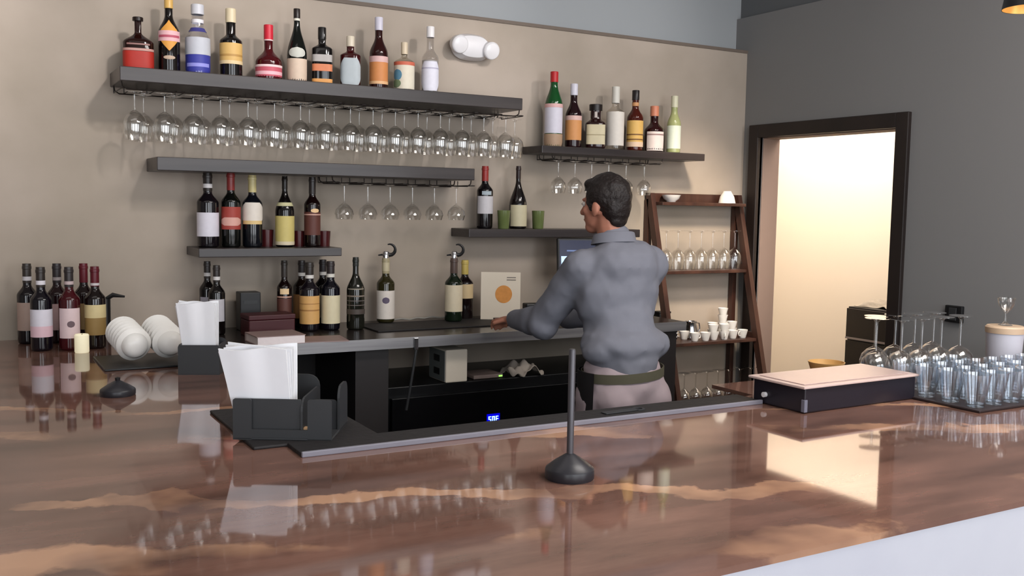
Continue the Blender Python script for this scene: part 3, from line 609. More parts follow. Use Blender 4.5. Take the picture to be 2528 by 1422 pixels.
book('book', 'thick pad with mauve cover lying at the worktop edge', (P0.x-.005, P0.y+.10, BT), .02, .20, .17, .036, M_MAUVE)
P0 = at_z(650, 815, BT); book('book', 'pad with pale page edge lying against the dark red box', (P0.x, P0.y+.02, BT), .02, .155, .085, .022, M_DARKRED)
P0 = at_z(790, 840, BT); mc = tag(obj('menu_sheet', box(-.10, .10, -.085, .085, 0, .004), M_MAUVE), 'mauve menu folder lying flat beside the thick pad', 'menu'); mc.location = (P0.x+.01, P0.y+.02, BT); mc.rotation_euler = (0, 0, -.12)
mm = tag(obj('drip_mat', box(-.42, .42, -.14, .14, 0, .006, .002), M_RUBBER), 'black rubber mat on the worktop under the lever-stopper bottles', 'mat')
mm.location = (2.03, 4.13, BT+.0003)
# the lever-stopper bottles stand on the mat's rear edge line
for r_ in (r1, r2): r_.location.z += .006
cab = tag(obj('power_cable', tube([(1.82+.022*i, 4.33-.012*math.sin(i*.5), BT+.006+.006*math.sin(i*.8)**2+.002) for i in range(17)], .004, 8), mat('pale_cable', (150, 146, 138), .5), None, True), 'pale cable trailing on the worktop between the stopper bottles', 'cable')
cl = thing('hanging_cable', 'thin cable hanging from a steel clip on the worktop edge', 'cable', (at_y(1027, 850, BY-.004).x, BY-.0045, 0))
obj('clip', box(-.010, .010, -.004, .004, BT-.055, BT-.002, .002), M_CHROME, cl)
obj('cord', tube([(0, -.002, BT-.055), (-.006, 0, BT-.10), (-.018, .01, BT-.2), (-.03, .03, BT-.32)], .006), M_CHAR, cl, True)
# menu card with a picture
C0 = at_y(1238, 750, 4.16)
mcd = thing('menu_card', 'cream card with an orange picture leaning on the worktop', 'card', (C0.x, 4.17, BT+.006), -.50)
obj('card', move(box(-.098, .098, -.0015, .0015, 0, .235), rot=Matrix.Rotation(-.12, 3, 'X')), M_CREAMPAPER, mcd)
disc = lathe([(0, .0), (.042, .0)], 28)
obj('picture', move(disc, (.015, .0125, .125), Matrix.Rotation(-.12, 3, 'X') @ Matrix(((1, 0, 0), (0, 0, -1), (0, 1.05, 0)))), mat('orange_print', (216, 146, 74), .7, var=.3, scale=30), mcd)
obj('print_line', join(*[move(move(box(-.0, .045, -.001, .0, z, z+.004), (.03, -.0022, 0)), rot=Matrix.Rotation(-.12, 3, 'X')) for z in (.195, .207)]), mat('grey_print', (120, 110, 104), .7), mcd)
rk = book('book', 'dark red booklet lying before the cream card', (at_z(1185, 775, BT).x-.05, 4.06, BT+.0058), -.3, .15, .11, .016, M_DARKRED)
cr = thing('card_reader', 'black card reader beside the cream card', 'card reader', (at_y(1318, 735, 4.12).x, 4.13, BT), -.2)
obj('dock', box(-.06, .06, -.05, .05, 0, .014, .003), M_WPLASTIC, cr)
obj('reader_body', box(-.042, .042, -.025, .04, .0145, .085, .006), M_BLACK, cr)
S0 = at_y(1440, 640, 4.12)
ps = thing('touch_screen', 'black touch screen terminal glowing beyond the bartender’s shoulder', 'screen', (S0.x+.03, 4.14, BT), -.35)
obj('stand', join(box(-.08, .08, -.06, .08, 0, .012, .003), box(-.03, .03, .02, .04, .012, .24)), M_BLACK, ps)
scr = obj('screen_body', move(box(-.15, .15, -.012, .012, 0, .21, .006), (0, 0, .20), Matrix.Rotation(-.15, 3, 'X')), M_BLACK, ps)
obj('screen_page', move(box(-.138, .138, -.0135, -.0125, .012, .198), (0, 0, .20), Matrix.Rotation(-.15, 3, 'X')), mat('screen_navy', (16, 20, 44), .2, emit=(20, 26, 60), estr=.6), scr)
obj('screen_panel', move(box(-.13, .05, -.0142, -.0136, .03, .115), (0, 0, .20), Matrix.Rotation(-.15, 3, 'X')), mat('screen_pale', (190, 215, 240), .3, emit=(176, 208, 240), estr=.9), scr)
obj('screen_line', move(box(-.10, .02, -.0142, -.0136, .14, .147), (0, 0, .20), Matrix.Rotation(-.15, 3, 'X')), mat('screen_dim', (90, 110, 150), .3, emit=(90, 110, 160), estr=.6), scr)
# in the slot between refrigerator and worktop
FT = .846
WB = at_y(1120, 945, 3.92)
wb = thing('router_box', 'white box with dark sockets on its side, on the refrigerator', 'box', (WB.x, 3.98, FT))
obj('body', box(-.055, .055, -.09, .09, 0, .150, .006), M_CREAMPAPER, wb)
obj('side_plate', box(-.0575, -.0555, -.082, .082, .006, .144), mat('grey_plate', (120, 124, 122), .5), wb)
for k in range(2): obj('socket', box(-.0590, -.0576, -.03, .03, .03+k*.06, .06+k*.06), M_BLACK, wb)
md = thing('modem', 'flat grey device with a green light on the refrigerator', 'device', (at_y(1195, 942, 3.95).x, 3.99, FT))
obj('body', box(-.07, .085, -.07, .07, 0, .018, .004), mat('taupe_plastic', (150, 130, 122), .5), md)
obj('power_light', box(.062, .080, -.0715, -.0695, .005, .011), mat('green_light', (120, 220, 90), .4, emit=(130, 230, 80), estr=2.5), md)
def rag(name, label, cat, loc, sx, sy, sz, m, seed, res=20):
    rnd = random.Random(seed); ph = [rnd.uniform(0, 6.28) for _ in range(8)]
    V, F = [], []
    for j in range(res+1):
        for i in range(res+1):
            a, b = i/res*2-1, j/res*2-1
            z = sz*(1-.5*(a*a+b*b)) + .012*math.sin(5*a+ph[0]+2*b) + .010*math.sin(7*b+ph[1]-3*a) + .008*math.sin(11*a+ph[2]+6*b)
            V.append((a*sx*(1+.15*math.sin(4*b+ph[3])), b*sy*(1+.15*math.sin(5*a+ph[4])), max(.002, z)))
    for j in range(res):
        for i in range(res): k = j*(res+1)+i; F.append((k, k+1, k+res+2, k+res+1))
    o = tag(obj(name, (V, F), m, None, True, 80), label, cat); o.location = loc
    sm = o.modifiers.new('thick', 'SOLIDIFY'); sm.thickness = .003
    return o
RG = at_y(1295, 950, 3.93)
rag('crumpled_cloth', 'crumpled grey cloth lying on the refrigerator', 'cloth', (RG.x, 3.965, FT+.001), .085, .07, .045, mat('grey_cloth', (176, 164, 152), .9, scale=60), 3)

# ------------------------------------------------------------------ things on the stone bar
# rail mat along the service edge
rmat = thing('rail_mat', 'long black rail mat with a lit front lip, coloured pale, on the bar edge', 'mat', (0, 0, HB))
obj('mat_body', box(.668, 2.085, 2.118, 2.222, 0, .010, .002), M_RUBBER, rmat)
obj('front_lip', box(.668, 2.085, 2.108, 2.1175, 0, .013, .002), mat('lit_lip', (126, 124, 134), .35, var=.08), rmat)  # black rubber lip coloured blue-grey for the light it catches
sq = tag(obj('service_mat', box(.588, .900, 2.2225, 2.675, 0, .008, .003), M_RUBBER), 'square black rubber mat under the black napkin caddy', 'mat'); sq.location = (0, 0, HB)
op = thing('bottle_opener', 'dark flat bottle opener lying on the long rail mat', 'opener', (1.60, 2.165, HB+.0105), .05)
obj('blade', box(-.06, .05, -.013, .013, 0, .003, .001), M_CHAR, op); obj('ring', move(lathe([(.018, 0), (.018, .003), (.011, .003), (.011, 0), (.018, 0)], 20), (.066, 0, 0)), M_CHAR, op)
def arch_wall(x0, x1, y, t, h, r):
    # upright panel with rounded upper corners, thickness t along y
    pts = [(x0, 0), (x1, 0), (x1, h-r)] + [(x1-r+r*math.cos(a), h-r+r*math.sin(a)) for a in (PI/8, PI/4, 3*PI/8)] + [(x1-r, h), (x0+r, h)] + [(x0+r-r*math.sin(a), h-r+r*math.cos(a)) for a in (PI/8, PI/4, 3*PI/8)] + [(x0, h-r)]
    n = len(pts)
    V = [(x, y, z) for x, z in pts] + [(x, y+t, z) for x, z in pts]
    return V, [tuple(range(n)), tuple(range(2*n-1, n-1, -1))] + [(i, n+i, n+(i+1) % n, (i+1) % n) for i in range(n)]
def side_arch(y0, y1_, x, t, h, r):
    v, f = arch_wall(y0, y1_, 0, t, h, r); return [(x+b, a, c) for a, b, c in v], [tuple(reversed(q)) for q in f]
def caddy(label, loc, rz, s, zoff):
    c = thing('napkin_caddy', label, 'napkin caddy', (loc[0], loc[1], HB+zoff), rz); c.scale = (s, s, s)
    obj('base', box(0, .238, 0, .215, 0, .006, .002), M_CHAR, c)
    obj('front_wall', box(.0, .162, .012, .017, .006, .098, .001), M_CHAR, c)
    obj('front_post', arch_wall(.0, .045, .0, .005, .100, .006), M_CHAR, c)
    obj('front_post', arch_wall(.180, .238, .0, .005, .100, .006), M_CHAR, c)
    obj('front_lip', box(.045, .180, 0, .005, .006, .026), M_CHAR, c)
    obj('back_wall', join(arch_wall(.0, .165, .208, .006, .125, .03)), M_CHAR, c)
    obj('divider', side_arch(.006, .205, .162, .005, .10, .03), M_CHAR, c)
    obj('side_wall', side_arch(.10, .205, .232, .006, .115, .03), M_CHAR, c)
    obj('cross_wall', arch_wall(.168, .231, .105, .005, .08, .01), M_CHAR, c)
    return c
cL, cR = at_z(575, 1085, HB+.008), at_z(815, 1090, HB+.008)
crz = math.atan2(cR.y-cL.y, cR.x-cL.x)
c1 = caddy('black napkin caddy on the rubber mat holding the larger stack of napkins', (cL.x, cL.y), crz, 1.0, .008)
def napkins(label, loc, rz, width, h, n, spread, group, lean=0):
    r = thing('napkin_stack', label, 'napkins', loc, rz, group); rnd = random.Random(n*7)
    for k in range(n):
        t = k/(n-1)-.5; wb_ = width*(.76+.04*rnd.random()); wt_ = width*(.98+.06*rnd.random()); th = .009
        hh = h*(1-.05*rnd.random()); dx = rnd.uniform(-.006, .006); y = t*spread*.55; yt = t*spread*1.25
        NX = 8; V = []; F = []
        for j in range(4):
            q = j/3; z = hh*q
            for i in range(NX+1):
                s = i/NX*2-1; wv = .0035*math.sin(s*5+k*1.7)*q
                for d in (-1, 1):
                    V.append((lean*q+dx*q+s*(wb_+(wt_-wb_)*q)/2, y+(yt-y)*q+wv+d*th/2*(1-.3*abs(s)), z+(.004*math.sin(s*3+k) if j == 3 else 0)))
        st = 2*(NX+1)
        for j in range(3):
            for i in range(NX):
                a = j*st+i*2
                F.append((a, a+2, a+2+st, a+st)); F.append((a+1, a+1+st, a+3+st, a+3))
            a = j*st; F.append((a, a+st, a+st+1, a+1)); a = j*st+2*NX; F.append((a, a+1, a+1+st, a+st))
        for i in range(NX):
            a = 3*st+i*2; F.append((a, a+2, a+3, a+1)); a = i*2; F.append((a, a+1, a+3, a+2))
        obj('napkin', (V, F), M_PAPER, r, True, 50)
    return r
GN = 'white paper napkins in caddies'
ex_ = Vector((math.cos(crz), math.sin(crz))); ey_ = Vector((-math.sin(crz), math.cos(crz)))
nb = Vector((cL.x, cL.y)) + ex_*.070 + ey_*.058
napkins('larger stack of white folded napkins standing in the nearer caddy', (nb.x, nb.y, HB+.0145), crz, .168, .215, 6, .075, GN, -.022)
c2L = at_z(452, 925, HB)
c2 = thing('napkin_caddy', 'black napkin caddy on the bar behind the nearer caddy', 'napkin caddy', (c2L.x-.016, c2L.y, HB), -.42)
obj('base', box(0, .135, 0, .12, 0, .005, .002), M_CHAR, c2)
obj('front_wall', arch_wall(0, .135, 0, .005, .10, .008), M_CHAR, c2)
obj('back_wall', arch_wall(0, .135, .115, .005, .11, .015), M_CHAR, c2)
for x in (0, .13): obj('side_wall', side_arch(.006, .114, x, .005, .10, .012), M_CHAR, c2)
ex2 = Vector((math.cos(-.42), math.sin(-.42))); ey2 = Vector((-ex2.y, ex2.x)); nb = Vector((c2L.x-.016, c2L.y)) + ex2*.066 + ey2*.060
napkins('smaller fan of white napkins standing in the farther caddy', (nb.x, nb.y, HB+.006), -.42, .128, .235, 6, .05, GN, -.012)
wood = tag(obj('wooden_peg', lathe([(0, 0), (.010, 0), (.011, .004), (.010, .022), (0, .022)], 24), mat('pale_wood', (206, 168, 128), .6), None, True), 'small pale wooden peg standing in the nearer caddy front', 'peg')
q = Vector((cL.x, cL.y)) + ex_*.172 + ey_*.022; wood.location = (q.x, q.y, HB+.0145)
# pole on domed base
Pp = at_z(1402, 1180, HB)
def dome(R, h): return [(0, .001), (R*.97, 0), (R, .003), (R*1.0, h*.34), (R*.97, h*.42), (R*.60, h*.70), (R*.25, h*.92), (R*.10, h), (0, h)]
st = thing('pole_stand', 'slim dark pole on a domed black base, alone on the bar', 'stand', (Pp.x+.004, Pp.y, HB))
obj('domed_base', lathe(dome(.053, .055), 40), mat('stand_black', (38, 37, 42), .38, var=.06), st, True, 50)
obj('pole', lathe([(.0075, .054), (.0075, .276), (.006, .279), (0, .279)], 16), mat('stand_grey', (78, 76, 80), .35, metal=.4), st, True)
Pp = at_z(291, 975, HB)
st2 = thing('domed_stand', 'low black domed stand on the bar before the stacked bowls', 'stand', (Pp.x, Pp.y, HB))
obj('domed_base', lathe(dome(.050, .045), 40), mat('stand_black', (38, 37, 42), .38, var=.06), st2, True, 50)
obj('knob', lathe([(.007, .044), (.008, .052), (0, .055)], 16), M_BLACK, st2, True)
# candle
Pp = at_z(204, 872, HB)
ca = thing('pillar_candle', 'small glowing cream candle in front of the bar-end bottles', 'candle', (Pp.x, Pp.y+.02, HB))
obj('wax', lathe([(0, .001), (.024, 0), (.026, .004), (.026, .066), (.023, .070), (.012, .064), (0, .063)], 28), mat('glowing_wax', (250, 244, 214), .5, emit=(255, 240, 200), estr=.35), ca, True)
obj('wick', tube([(0, 0, .062), (.002, 0, .074)], .0012, 6), M_BLACK, ca)
# two stacks of nested white bowls lying on a black tray
t0 = at_z(285, 900, HB); t1 = at_z(445, 905, HB)
tr = thing('serving_tray', 'black tray under the two nested stacks of white bowls', 'tray', (0, 0, HB))
tcx = (t0.x+t1.x)/2; tcy = (t0.y+t1.y)/2
obj('plate', box(tcx-.15, tcx+.13, tcy-.075, tcy+.24, 0, .008, .003), M_BLACK, tr)
bp = [(0, 0), (.018, .001), (.032, .007), (.042, .020), (.045, .034), (.055, .042), (.059, .047), (.057, .049), (.052, .044), (.042, .037), (.038, .022), (.028, .010), (0, .004)]
bowl_me = None
for si, (ux, ax) in enumerate(((328, .10), (419, .10))):
    b0 = at_z(ux, 897, HB)
    for k in range(6):
        loc = (b0.x + .004*si - ax*k*.03, tcy-.035+si*.01+k*.030, HB+.0685+k*.005)
        lb = ('white bowl in the nested stack beside the farther napkin caddy' if si else 'white bowl in the nested stack beside the candle') + (', outermost and facing the room' if k == 0 else ', %s counting from its outermost' % ORD[k])
        if bowl_me is None:
            o = obj('bowl', lathe(bp, 32), M_WHITE, None, True); bowl_me = o.data
        else: o = link('bowl', bowl_me)
        tag(o, lb, 'bowl', 'nested bowls on the black tray, stack %s' % ('by the caddy' if si else 'by the candle'))
        o.location = loc; o.rotation_euler = (-PI/2+.17, 0, .10)
# corkscrew handle poking out behind the bottles
ck = thing('corkscrew', 'black corkscrew sticking out behind the bar-end bottles', 'corkscrew', (at_z(262, 840, HB).x, at_z(262, 840, HB).y+.02, HB))
obj('stand_cup', lathe([(0, .001), (.022, 0), (.022, .17), (.019, .17), (.019, .006), (0, .005)], 20), M_BLACK, ck, True)
obj('handle', tube([(.0, 0, .165), (.03, -.01, .185), (.075, -.02, .178)], [.008, .010, .004]), M_BLACK, ck, True)
# garnish box
b1 = at_z(1985, 1022, HB); b2 = at_z(2258, 985, HB); b0 = at_z(1888, 988, HB)
gx, gy = (b2-b1).xy, (b0-b1).xy; gw, gd = gx.length, gy.length
gz = math.atan2(gx.y, gx.x)
gb = thing('garnish_box', 'long black garnish box with a pale lid on the bar', 'garnish box', (b1.x, b1.y, HB), gz)
obj('box_body', box(0, gw, 0, gd, .001, .072, .004), mat('garnish_black', (34, 30, 38), .3), gb)
lid = obj('lid', box(-.012, gw+.006, -.008, gd+.012, .0725, .080, .002), mat('pale_lid', (206, 182, 174), .35, var=.04), gb)
obj('lid_groove', box(.01, gw-.02, .012, gd-.012, .0805, .0825, .001), mat('lid_panel', (196, 170, 164), .3), lid)
obj('corner_clip', box(-.003, .010, -.003, .010, .004, .040, .001), mat('clip_grey', (110, 110, 124), .4), gb)
obj('side_knob', move(lathe([(0, 0), (.008, 0), (.008, .010), (0, .011)], 14), (-.0, gd*.75, .03), Matrix.Rotation(-PI/2, 3, 'Y')), M_WPLASTIC, gb, True)
# wooden bowl behind it
wbx = at_y(2040, 905, 2.33)
bowl('wooden_bowl', 'shallow tan wooden bowl behind the garnish box', (wbx.x, 2.33, HB), .062, .062, mat('tan_wood', (206, 160, 96), .45, var=.15, scale=20))
# glass tray at the end of the bar
gt = thing('glass_mat', 'dark bar mat carrying the crowd of glasses', 'mat', (0, 0, HB))
obj('mat_body', box(2.572, 3.30, 1.732, 2.12, 0, .008, .003), mat('mat_brown', (40, 28, 28), .5), gt)
tp = [(0, .004), (.024, 0), (.026, .004), (.040, .098), (.038, .098), (.0245, .010), (0, .009)]
tum = None
M_TUM = thin_glass('frosted_tumbler', (.92, .94, .96), 2.4)
for j in range(4):
    for i in range(8):
        x = 2.618+.086*i; y = 1.778+.084*j
        if j == 3 and i > 3: continue
        if tum is None: tum = obj('tumbler', lathe(tp, 24), M_TUM, None, True); o = tum
        else: o = link('tumbler', tum.data)
        edge = i == 0 or j == 0
        tag(o, (('%s tapered tumbler along the mat side facing the garnish box' % ORD[3-j]) if i == 0 and j else '%s tapered tumbler along the mat side facing the guests' % ORD[i]) if edge else 'tapered clear tumbler inside the crowd on the dark mat', 'tumbler', 'tumblers along the mat edge' if edge else 'tumblers inside the crowd')
        o.location = (x, y, HB+.0085)
stand_glasses([2.690], [2.205], HB+.001, 'large upside-down wine glass at the front of the stemmed group, before the doorway', 'first big glass', .222, .050, .040, .50)
for yy, nm in ((2.19, 'nearer'), (2.30, 'farther')):
    stand_glasses([2.80, 2.905, 3.01, 3.115], [yy], HB+.001, '', 'stemmed group behind the tumblers', .215, .050, .040, .50, each='%s upside-down wine glass from the doorway, ' + nm + ' stemmed row behind the tumblers')
tbx = at_y(2500, 885, 2.02)
tub = thing('plastic_tub', 'frosted white tub with tan lid behind the tumblers', 'tub', (tbx.x+.07, 2.10, HB+.0085))
obj('tub_body', lathe([(0, .001), (.05, 0), (.055, .006), (.062, .15), (0, .15)], 32), mat('frosted_tub', (196, 194, 204), .5), tub, True)
obj('lid', lathe([(.064, .1505), (.065, .17), (.060, .176), (0, .176)], 32), mat('tan_lid', (206, 178, 150), .5), tub, True)
gob = glass_thing('goblet', 'small clear goblet standing on the tan lid of the tub', .10, .03, .024, .55, None); gob.location = (tbx.x+.07, 2.10, HB+.1855)
# switch on the grey wall
sw = at_x(2360, 775, XW)
s_ = thing('wall_switch', 'black box switch mounted on the grey wall', 'switch', (XW-.001, sw.y, sw.z))
obj('plate', box(-.022, 0, -.045, .045, -.04, .04, .004), M_BLACK, s_); obj('rocker', box(-.028, -.0225, -.02, .02, -.03, .03, .002), M_CHAR, s_)
# drawer unit in the passage
dA, dB = at_x(2095, 756, 4.95), at_x(2212, 766, 4.95)
du = thing('drawer_unit', 'black drawer unit seen through the doorway', 'drawers', (4.95, dB.y, 0))
dw = dA.y-dB.y; dh = dA.z
obj('carcass', box(.0, .42, 0, dw, .001, dh, .003), M_BLACK, du)
zz = dh
for k in range(5):
    h_ = .185; z1_ = dh-.01-k*.205
    if z1_-h_ < 0: break
    d = obj('drawer_front', box(-.018, -.001, .012, dw-.002, z1_-h_, z1_, .002), mat('drawer_black', (22, 17, 17), .4), du)
    obj('pull_strip', box(-.022, -.0182, .012, dw-.002, z1_-h_-.010, z1_-h_+.002), mat('pull_grey', (150, 140, 138), .4), d)
rag('folded_towel', 'grey towel lying on the black drawer unit', 'towel', (5.13, dB.y+dw/2+.02, dh+.001), .14, dw*.36, .03, mat('towel_grey', (150, 142, 130), .9, scale=60), 9)
# pendant lamp
pe = at_y(2545, 22, 1.7)
pd = thing('pendant_lamp', 'black dome pendant lamp with gold inside hanging over the bar', 'pendant lamp', (pe.x, 1.7, pe.z))
obj('shade', lathe([(.075, 0), (.070, .03), (.045, .075), (.018, .10), (.016, .13), (0, .132)], 36), M_BLACK, pd, True)
obj('lining', lathe([(.0735, .0005), (.068, .03), (.043, .073), (.016, .097), (0, .098)], 36), mat('gold_lining', (222, 168, 84), .35, metal=.3, emit=(255, 190, 100), estr=.25), pd, True)
obj('bulb', move(lathe([(0, -.024), (.014, -.02), (.024, 0), (.018, .02), (.012, .04), (0, .045)], 20), (0, 0, .045)), mat('bulb_warm', (255, 236, 200), .4, emit=(255, 220, 160), estr=3), pd, True)
obj('cord', tube([(0, 0, .13), (0, 0, 3.6-pe.z)], .004), M_BLACK, pd)

# ------------------------------------------------------------------ the bartender
J = at_y
def blob(bm, p, r, scale=(1, 1, 1), rot=None, seg=12):
    mtx = Matrix.Translation(p) @ (rot.to_4x4() if rot is not None else Matrix.Identity(4)) @ Matrix.Diagonal((r*scale[0], r*scale[1], r*scale[2], 1))
    bmesh.ops.create_icosphere(bm, subdivisions=2, radius=1, matrix=mtx)
def bone(bm, a, b, ra, rb, scale=(1, 1, 1)):
    a, b = Vector(a), Vector(b); L = (b-a).length; n = max(2, int(L/(min(ra, rb)*.45))+1)
    for i in range(n+1):
        t = i/n; blob(bm, a.lerp(b, t), ra+(rb-ra)*t, scale)
def chain(bm, pts, rs):
    for (a, b), (ra, rb) in zip(zip(pts, pts[1:]), zip(rs, rs[1:])): bone(bm, a, b, ra, rb)
def remeshed(name, bm, voxel, smooth, m, parent, noise=None):
    me = bpy.data.meshes.new(name); bm.to_mesh(me); bm.free()
    o = bpy.data.objects.new(name, me); COL.objects.link(o)
    r = o.modifiers.new('r', 'REMESH'); r.mode = 'VOXEL'; r.voxel_size = voxel; r.use_smooth_shade = True
    s = o.modifiers.new('s', 'SMOOTH'); s.factor = .5; s.iterations = smooth
    if noise:
        for k, (size, strength) in enumerate(noise):
            tx = bpy.data.textures.new(name+'_folds%d' % k, 'CLOUDS'); tx.noise_scale = size; tx.noise_depth = 1
            d = o.modifiers.new('d%d' % k, 'DISPLACE'); d.texture = tx; d.strength = strength; d.mid_level = .5; d.texture_coords = 'GLOBAL'
        s2 = o.modifiers.new('s2', 'SMOOTH'); s2.factor = .5; s2.iterations = 2
    dg = bpy.context.evaluated_depsgraph_get(); ev = o.evaluated_get(dg)
    me2 = bpy.data.meshes.new_from_object(ev); bpy.data.objects.remove(o); bpy.data.meshes.remove(me)
    me2.materials.clear(); me2.materials.append(m); me2.polygons.foreach_set('use_smooth', [True]*len(me2.polygons))
    o2 = bpy.data.objects.new(name, me2); COL.objects.link(o2); o2.parent = parent
    return o2
PX, PY = 2.245, 3.06
man = thing('person', 'bartender in a grey shirt seen from behind, bent over the worktop', 'person', (0, 0, 0))
M_SKIN = mat('skin', (176, 118, 96), .55, var=.08, scale=20); M_HAIR = mat('dark_hair', (26, 17, 15), .55, var=.25, scale=90, bump=.5)
M_SHIRT = mat('grey_shirt', (118, 119, 129), .85, var=.05, scale=40); M_TROUS = mat('mauve_trousers', (164, 148, 152), .85, var=.05, scale=40)
M_APRON = mat('black_apron', (20, 16, 18), .8); M_STRAP = mat('olive_strap', (82, 78, 62), .8)
pel = Vector((2.235, 3.03, .965)); chest = Vector((2.255, 3.10, 1.30)); neckb = Vector((2.25, 3.11, 1.50)); headc = Vector(J(1494, 508, 3.14))
shL = Vector(J(1438, 662, 3.13)); elL = Vector(J(1338, 792, 3.33)); haL = Vector(J(1262, 790, 3.60))
shR = Vector(J(1600, 655, 3.09)); elR = Vector((2.47, 3.30, 1.20)); haR = Vector((2.28, 3.56, 1.16))
hipL, hipR = pel+Vector((-.09, 0, -.06)), pel+Vector((.09, 0, -.06))
knL, knR = Vector((2.13, 3.09, .50)), Vector((2.34, 3.07, .50)); anL, anR = Vector((2.12, 3.02, .09)), Vector((2.36, 3.00, .09))
hd = Vector((-.37, .93, 0)).normalized()          # facing direction of the head
hs = Vector((-hd.y, hd.x, 0))                       # his left
up = Vector((0, 0, 1))
HR = Matrix((hs, hd, up)).transposed()              # columns: left, forward, up
def hp(l, f, u): return headc + hs*l + hd*f + up*u
bm = bmesh.new()
blob(bm, pel, .14, (1.12, .82, .9)); blob(bm, chest, .15, (1.15, .78, 1.25)); bone(bm, pel, chest, .125, .13)
blob(bm, neckb+Vector((0, -.01, -.06)), .10, (1.5, .8, .7))
bone(bm, neckb+Vector((0, 0, -.03)), headc+Vector((0, 0, -.06)) - hd*.02, .062, .056)
blob(bm, hp(0, -.008, .02), .092, (.80, 1.04, 1.08), HR); blob(bm, hp(0, .035, -.045), .060, (.92, .9, 1.0), HR)
blob(bm, hp(0, .055, -.085), .034, (1.1, .9, .8), HR)                                  # chin
bone(bm, hp(0, .083, .010), hp(0, .104, -.028), .010, .014)                            # nose
blob(bm, hp(0, .088, .022), .02, (1.7, .6, .5), HR)                                    # brow
blob(bm, hp(0, .086, -.056), .012, (1.7, .7, .9), HR)                                  # lips
for s in (-1, 1):
    blob(bm, hp(s*.077, -.005, -.012), .030, (.35, .62, 1.0), HR); blob(bm, hp(s*.074, .004, -.036), .012, (.5, .8, .9), HR)
    blob(bm, hp(s*.045, .055, -.02), .026, (.8, .7, .9), HR)
for sh, el, ha in ((shL, elL, haL), (shR, elR, haR)):
    chain(bm, [chest+Vector((0, 0, .12)), sh, el, ha], [.07, .058, .041, .028])
for hip, kn, an in ((hipL, knL, anL), (hipR, knR, anR)):
    chain(bm, [hip, kn, an], [.088, .058, .040]); blob(bm, an+Vector((-.0, .06, -.045)), .045, (.9, 2.2, .8))
def hand(ha, el, pr):
    d = (ha-el).normalized(); side = Vector(pr); side = (side - d*side.dot(d)).normalized(); nrm = d.cross(side).normalized()
    if nrm.z > 0: nrm = -nrm                    # palm normal points down
    blob(bm, ha+d*.045, .042, (1, 1, 1), Matrix((side, d, nrm)).transposed() @ Matrix.Diagonal((.95, 1.15, .42)))
    for k, (o_, L) in enumerate(((-.030, .062), (-.010, .074), (.010, .070), (.029, .054))):
        b0_ = ha + d*.078 + side*o_; b1_ = b0_ + d*L*.5 + nrm*.006 + side*o_*.15; b2_ = b1_ + (d*.55+nrm*.8).normalized()*L*.32; b3_ = b2_ + (d*.1+nrm).normalized()*L*.24
        chain(bm, [b0_, b1_, b2_, b3_], [.0098, .0092, .0085, .0075])
    t0_ = ha + d*.022 - side*.030; t1_ = t0_ - side*.026 + d*.026 + nrm*.010; t2_ = t1_ + d*.030 + nrm*.012 + side*.004
    chain(bm, [t0_, t1_, t2_], [.0125, .011, .009])
hand(haL, elL, (1, 0, 0)); hand(haR, elR, (-1, -.2, 0))
body = remeshed('body', bm, .0065, 3, M_SKIN, man)
for s in (-1, 1):
    e = obj('eye', move(lathe([(0, -.010), (.007, -.007), (.010, 0), (.007, .007), (0, .010)], 14), hp(s*.030, .078, .006)), mat('eye_white', (226, 220, 214), .2), man, True)
    obj('iris', move(lathe([(0, -.004), (.0035, -.003), (.005, 0), (.0035, .003), (0, .004)], 12), hp(s*.031, .0855, .006)), mat('iris_brown', (50, 32, 24), .2), e, True)
# hair: cap over the crown, shorter at the nape and around the ears
bm = bmesh.new()
blob(bm, hp(0, -.012, .036), .098, (.84, 1.06, 1.02), HR); blob(bm, hp(0, -.050, .0), .075, (.98, .78, 1.05), HR)
blob(bm, hp(0, .05, .085), .045, (1.3, .9, .55), HR); blob(bm, hp(0, -.062, -.050), .045, (1.15, .7, .9), HR)
for s in (-1, 1): blob(bm, hp(s*.062, -.015, .035), .045, (.5, 1.1, 1.1), HR); blob(bm, hp(s*.070, .022, .0), .014, (.5, .8, 2.0), HR)
# trim the front of the hair so that it ends at the hairline
hair = remeshed('hair', bm, .006, 2, M_HAIR, man, noise=[(.02, .006)])
bm = bmesh.new(); bm.from_mesh(hair.data)
bad = [v for v in bm.verts if (v.co-headc).dot(hd) > .055 and (v.co-headc).dot(up) < .055]
bmesh.ops.delete(bm, geom=bad, context='VERTS'); bm.to_mesh(hair.data); bm.free()
# shirt
bm = bmesh.new()
blob(bm, chest+Vector((0, 0, .02)), .165, (1.16, .86, 1.25)); bone(bm, chest+Vector((0, -.005, -.06)), pel+Vector((0, -.005, .10)), .145, .150)
blob(bm, pel+Vector((.0, -.01, .155)), .165, (1.13, .92, .55)); blob(bm, pel+Vector((-.10, -.02, .14)), .09, (1, 1, .7)); blob(bm, pel+Vector((.11, -.03, .15)), .085, (1, 1, .8))
blob(bm, neckb+Vector((0, -.012, -.055)), .105, (1.62, .86, .62)); bone(bm, chest+Vector((-.04, -.03, .12)), chest+Vector((.05, -.03, .12)), .11, .11)
for sh, el, ha in ((shL, elL, haL), (shR, elR, haR)):
    chain(bm, [chest+Vector((0, 0, .10)).lerp(sh-chest, .5), sh, sh.lerp(el, .5), el, el.lerp(ha, .55), el.lerp(ha, .86)], [.095, .082, .074, .064, .054, .046])
blob(bm, elL+Vector((0, -.01, -.012)), .068)
chain(bm, [neckb+Vector((0, -.008, -.02)), neckb+Vector((-.005, 0, .028))], [.082, .068])
shirt = remeshed('shirt', bm, .009, 5, M_SHIRT, man, noise=[(.16, .022), (.06, .007)])
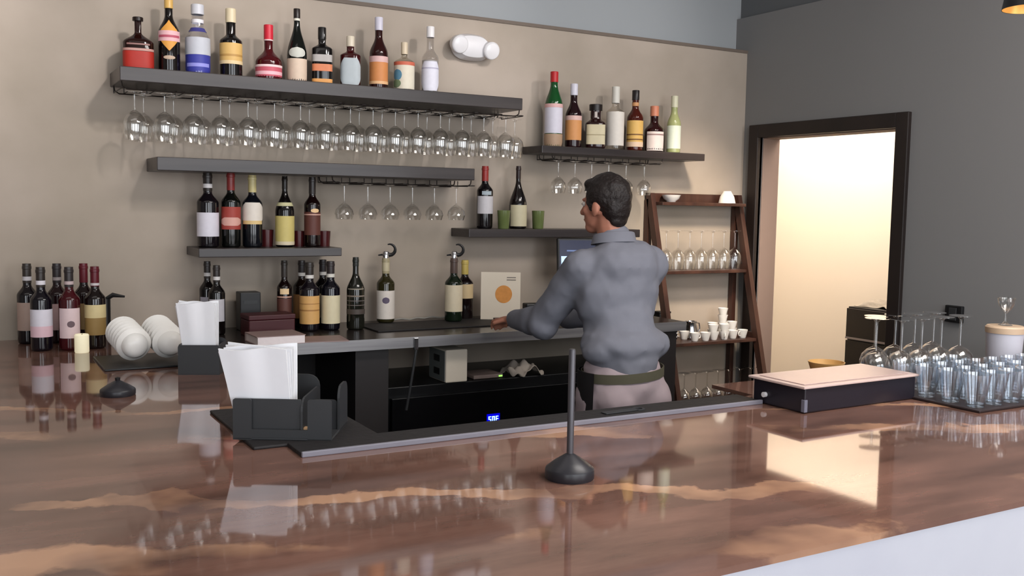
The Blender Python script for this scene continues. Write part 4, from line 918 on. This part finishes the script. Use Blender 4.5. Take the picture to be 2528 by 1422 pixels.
# collar band
cpts = []
for k in range(22):
    a = 2*PI*k/21; cpts.append(neckb + Vector((-.004+.072*math.cos(a), .004+.068*math.sin(a), .030+.012*math.sin(a+PI))))
cv, cf = [], []
for k, p in enumerate(cpts):
    outv = Vector((math.cos(2*PI*k/21), math.sin(2*PI*k/21), 0))
    for o_, z_ in ((.0, -.02), (.004, .018), (.010, .016), (.020, -.022)): cv.append(tuple(p+outv*o_+Vector((0, 0, z_))))
for k in range(21):
    for j in range(3): a = k*4+j; cf.append((a, a+4, a+5, a+1))
obj('collar', (cv, cf), M_SHIRT, man, True, 80)
# trousers, apron, strap, shoes
bm = bmesh.new()
blob(bm, pel+Vector((0, -.025, .0)), .158, (1.14, .88, .85)); blob(bm, pel+Vector((-.075, -.06, -.05)), .098); blob(bm, pel+Vector((.08, -.06, -.05)), .10)
blob(bm, pel+Vector((0, -.005, .07)), .15, (1.1, .82, .5))
for hip, kn, an in ((hipL, knL, anL), (hipR, knR, anR)): chain(bm, [hip, kn, an+Vector((0, 0, .01))], [.108, .082, .068])
remeshed('trousers', bm, .010, 4, M_TROUS, man, noise=[(.12, .02)])
def wrap(name, a0, a1, z0, z1, rx, ry, m, cx=0, cy=-.012, flare=0, tilt=0, n=30, t=.004, drop=None):
    V, F = [], []
    for k in range(n+1):
        a = a0+(a1-a0)*k/n
        zt = tilt*math.cos(a)
        zl = z0 if drop is None else z0 - drop*(k/n)
        for z, fl in ((zl, flare), (z1, 0)):
            for e in (0, t): V.append((pel.x+cx+(rx+fl+e)*math.cos(a), pel.y+cy+(ry+fl+e)*math.sin(a), pel.z+z+zt))
    for k in range(n):
        i = 4*k; F += [(i+1, i+5, i+7, i+3), (i, i+2, i+6, i+4), (i+2, i+3, i+7, i+6), (i, i+4, i+5, i+1)]
    return obj(name, (V, F), m, man, True, 60)
wrap('apron', math.radians(8), math.radians(200), -.42, .06, .180, .148, M_APRON, flare=.012)
wrap('apron_strap', 0, 2*PI, .030, .066, .166, .140, M_STRAP, tilt=.010)
for an in (anL, anR):
    obj('shoe', move(lathe([(0, -.088), (.044, -.088), (.048, -.075), (.046, -.045), (.036, -.015), (0, .0)], 24, 2.6), (an.x, an.y+.055, an.z), Matrix.Diagonal((1.0, 2.7, 1.0))), M_BLACK, man, True)
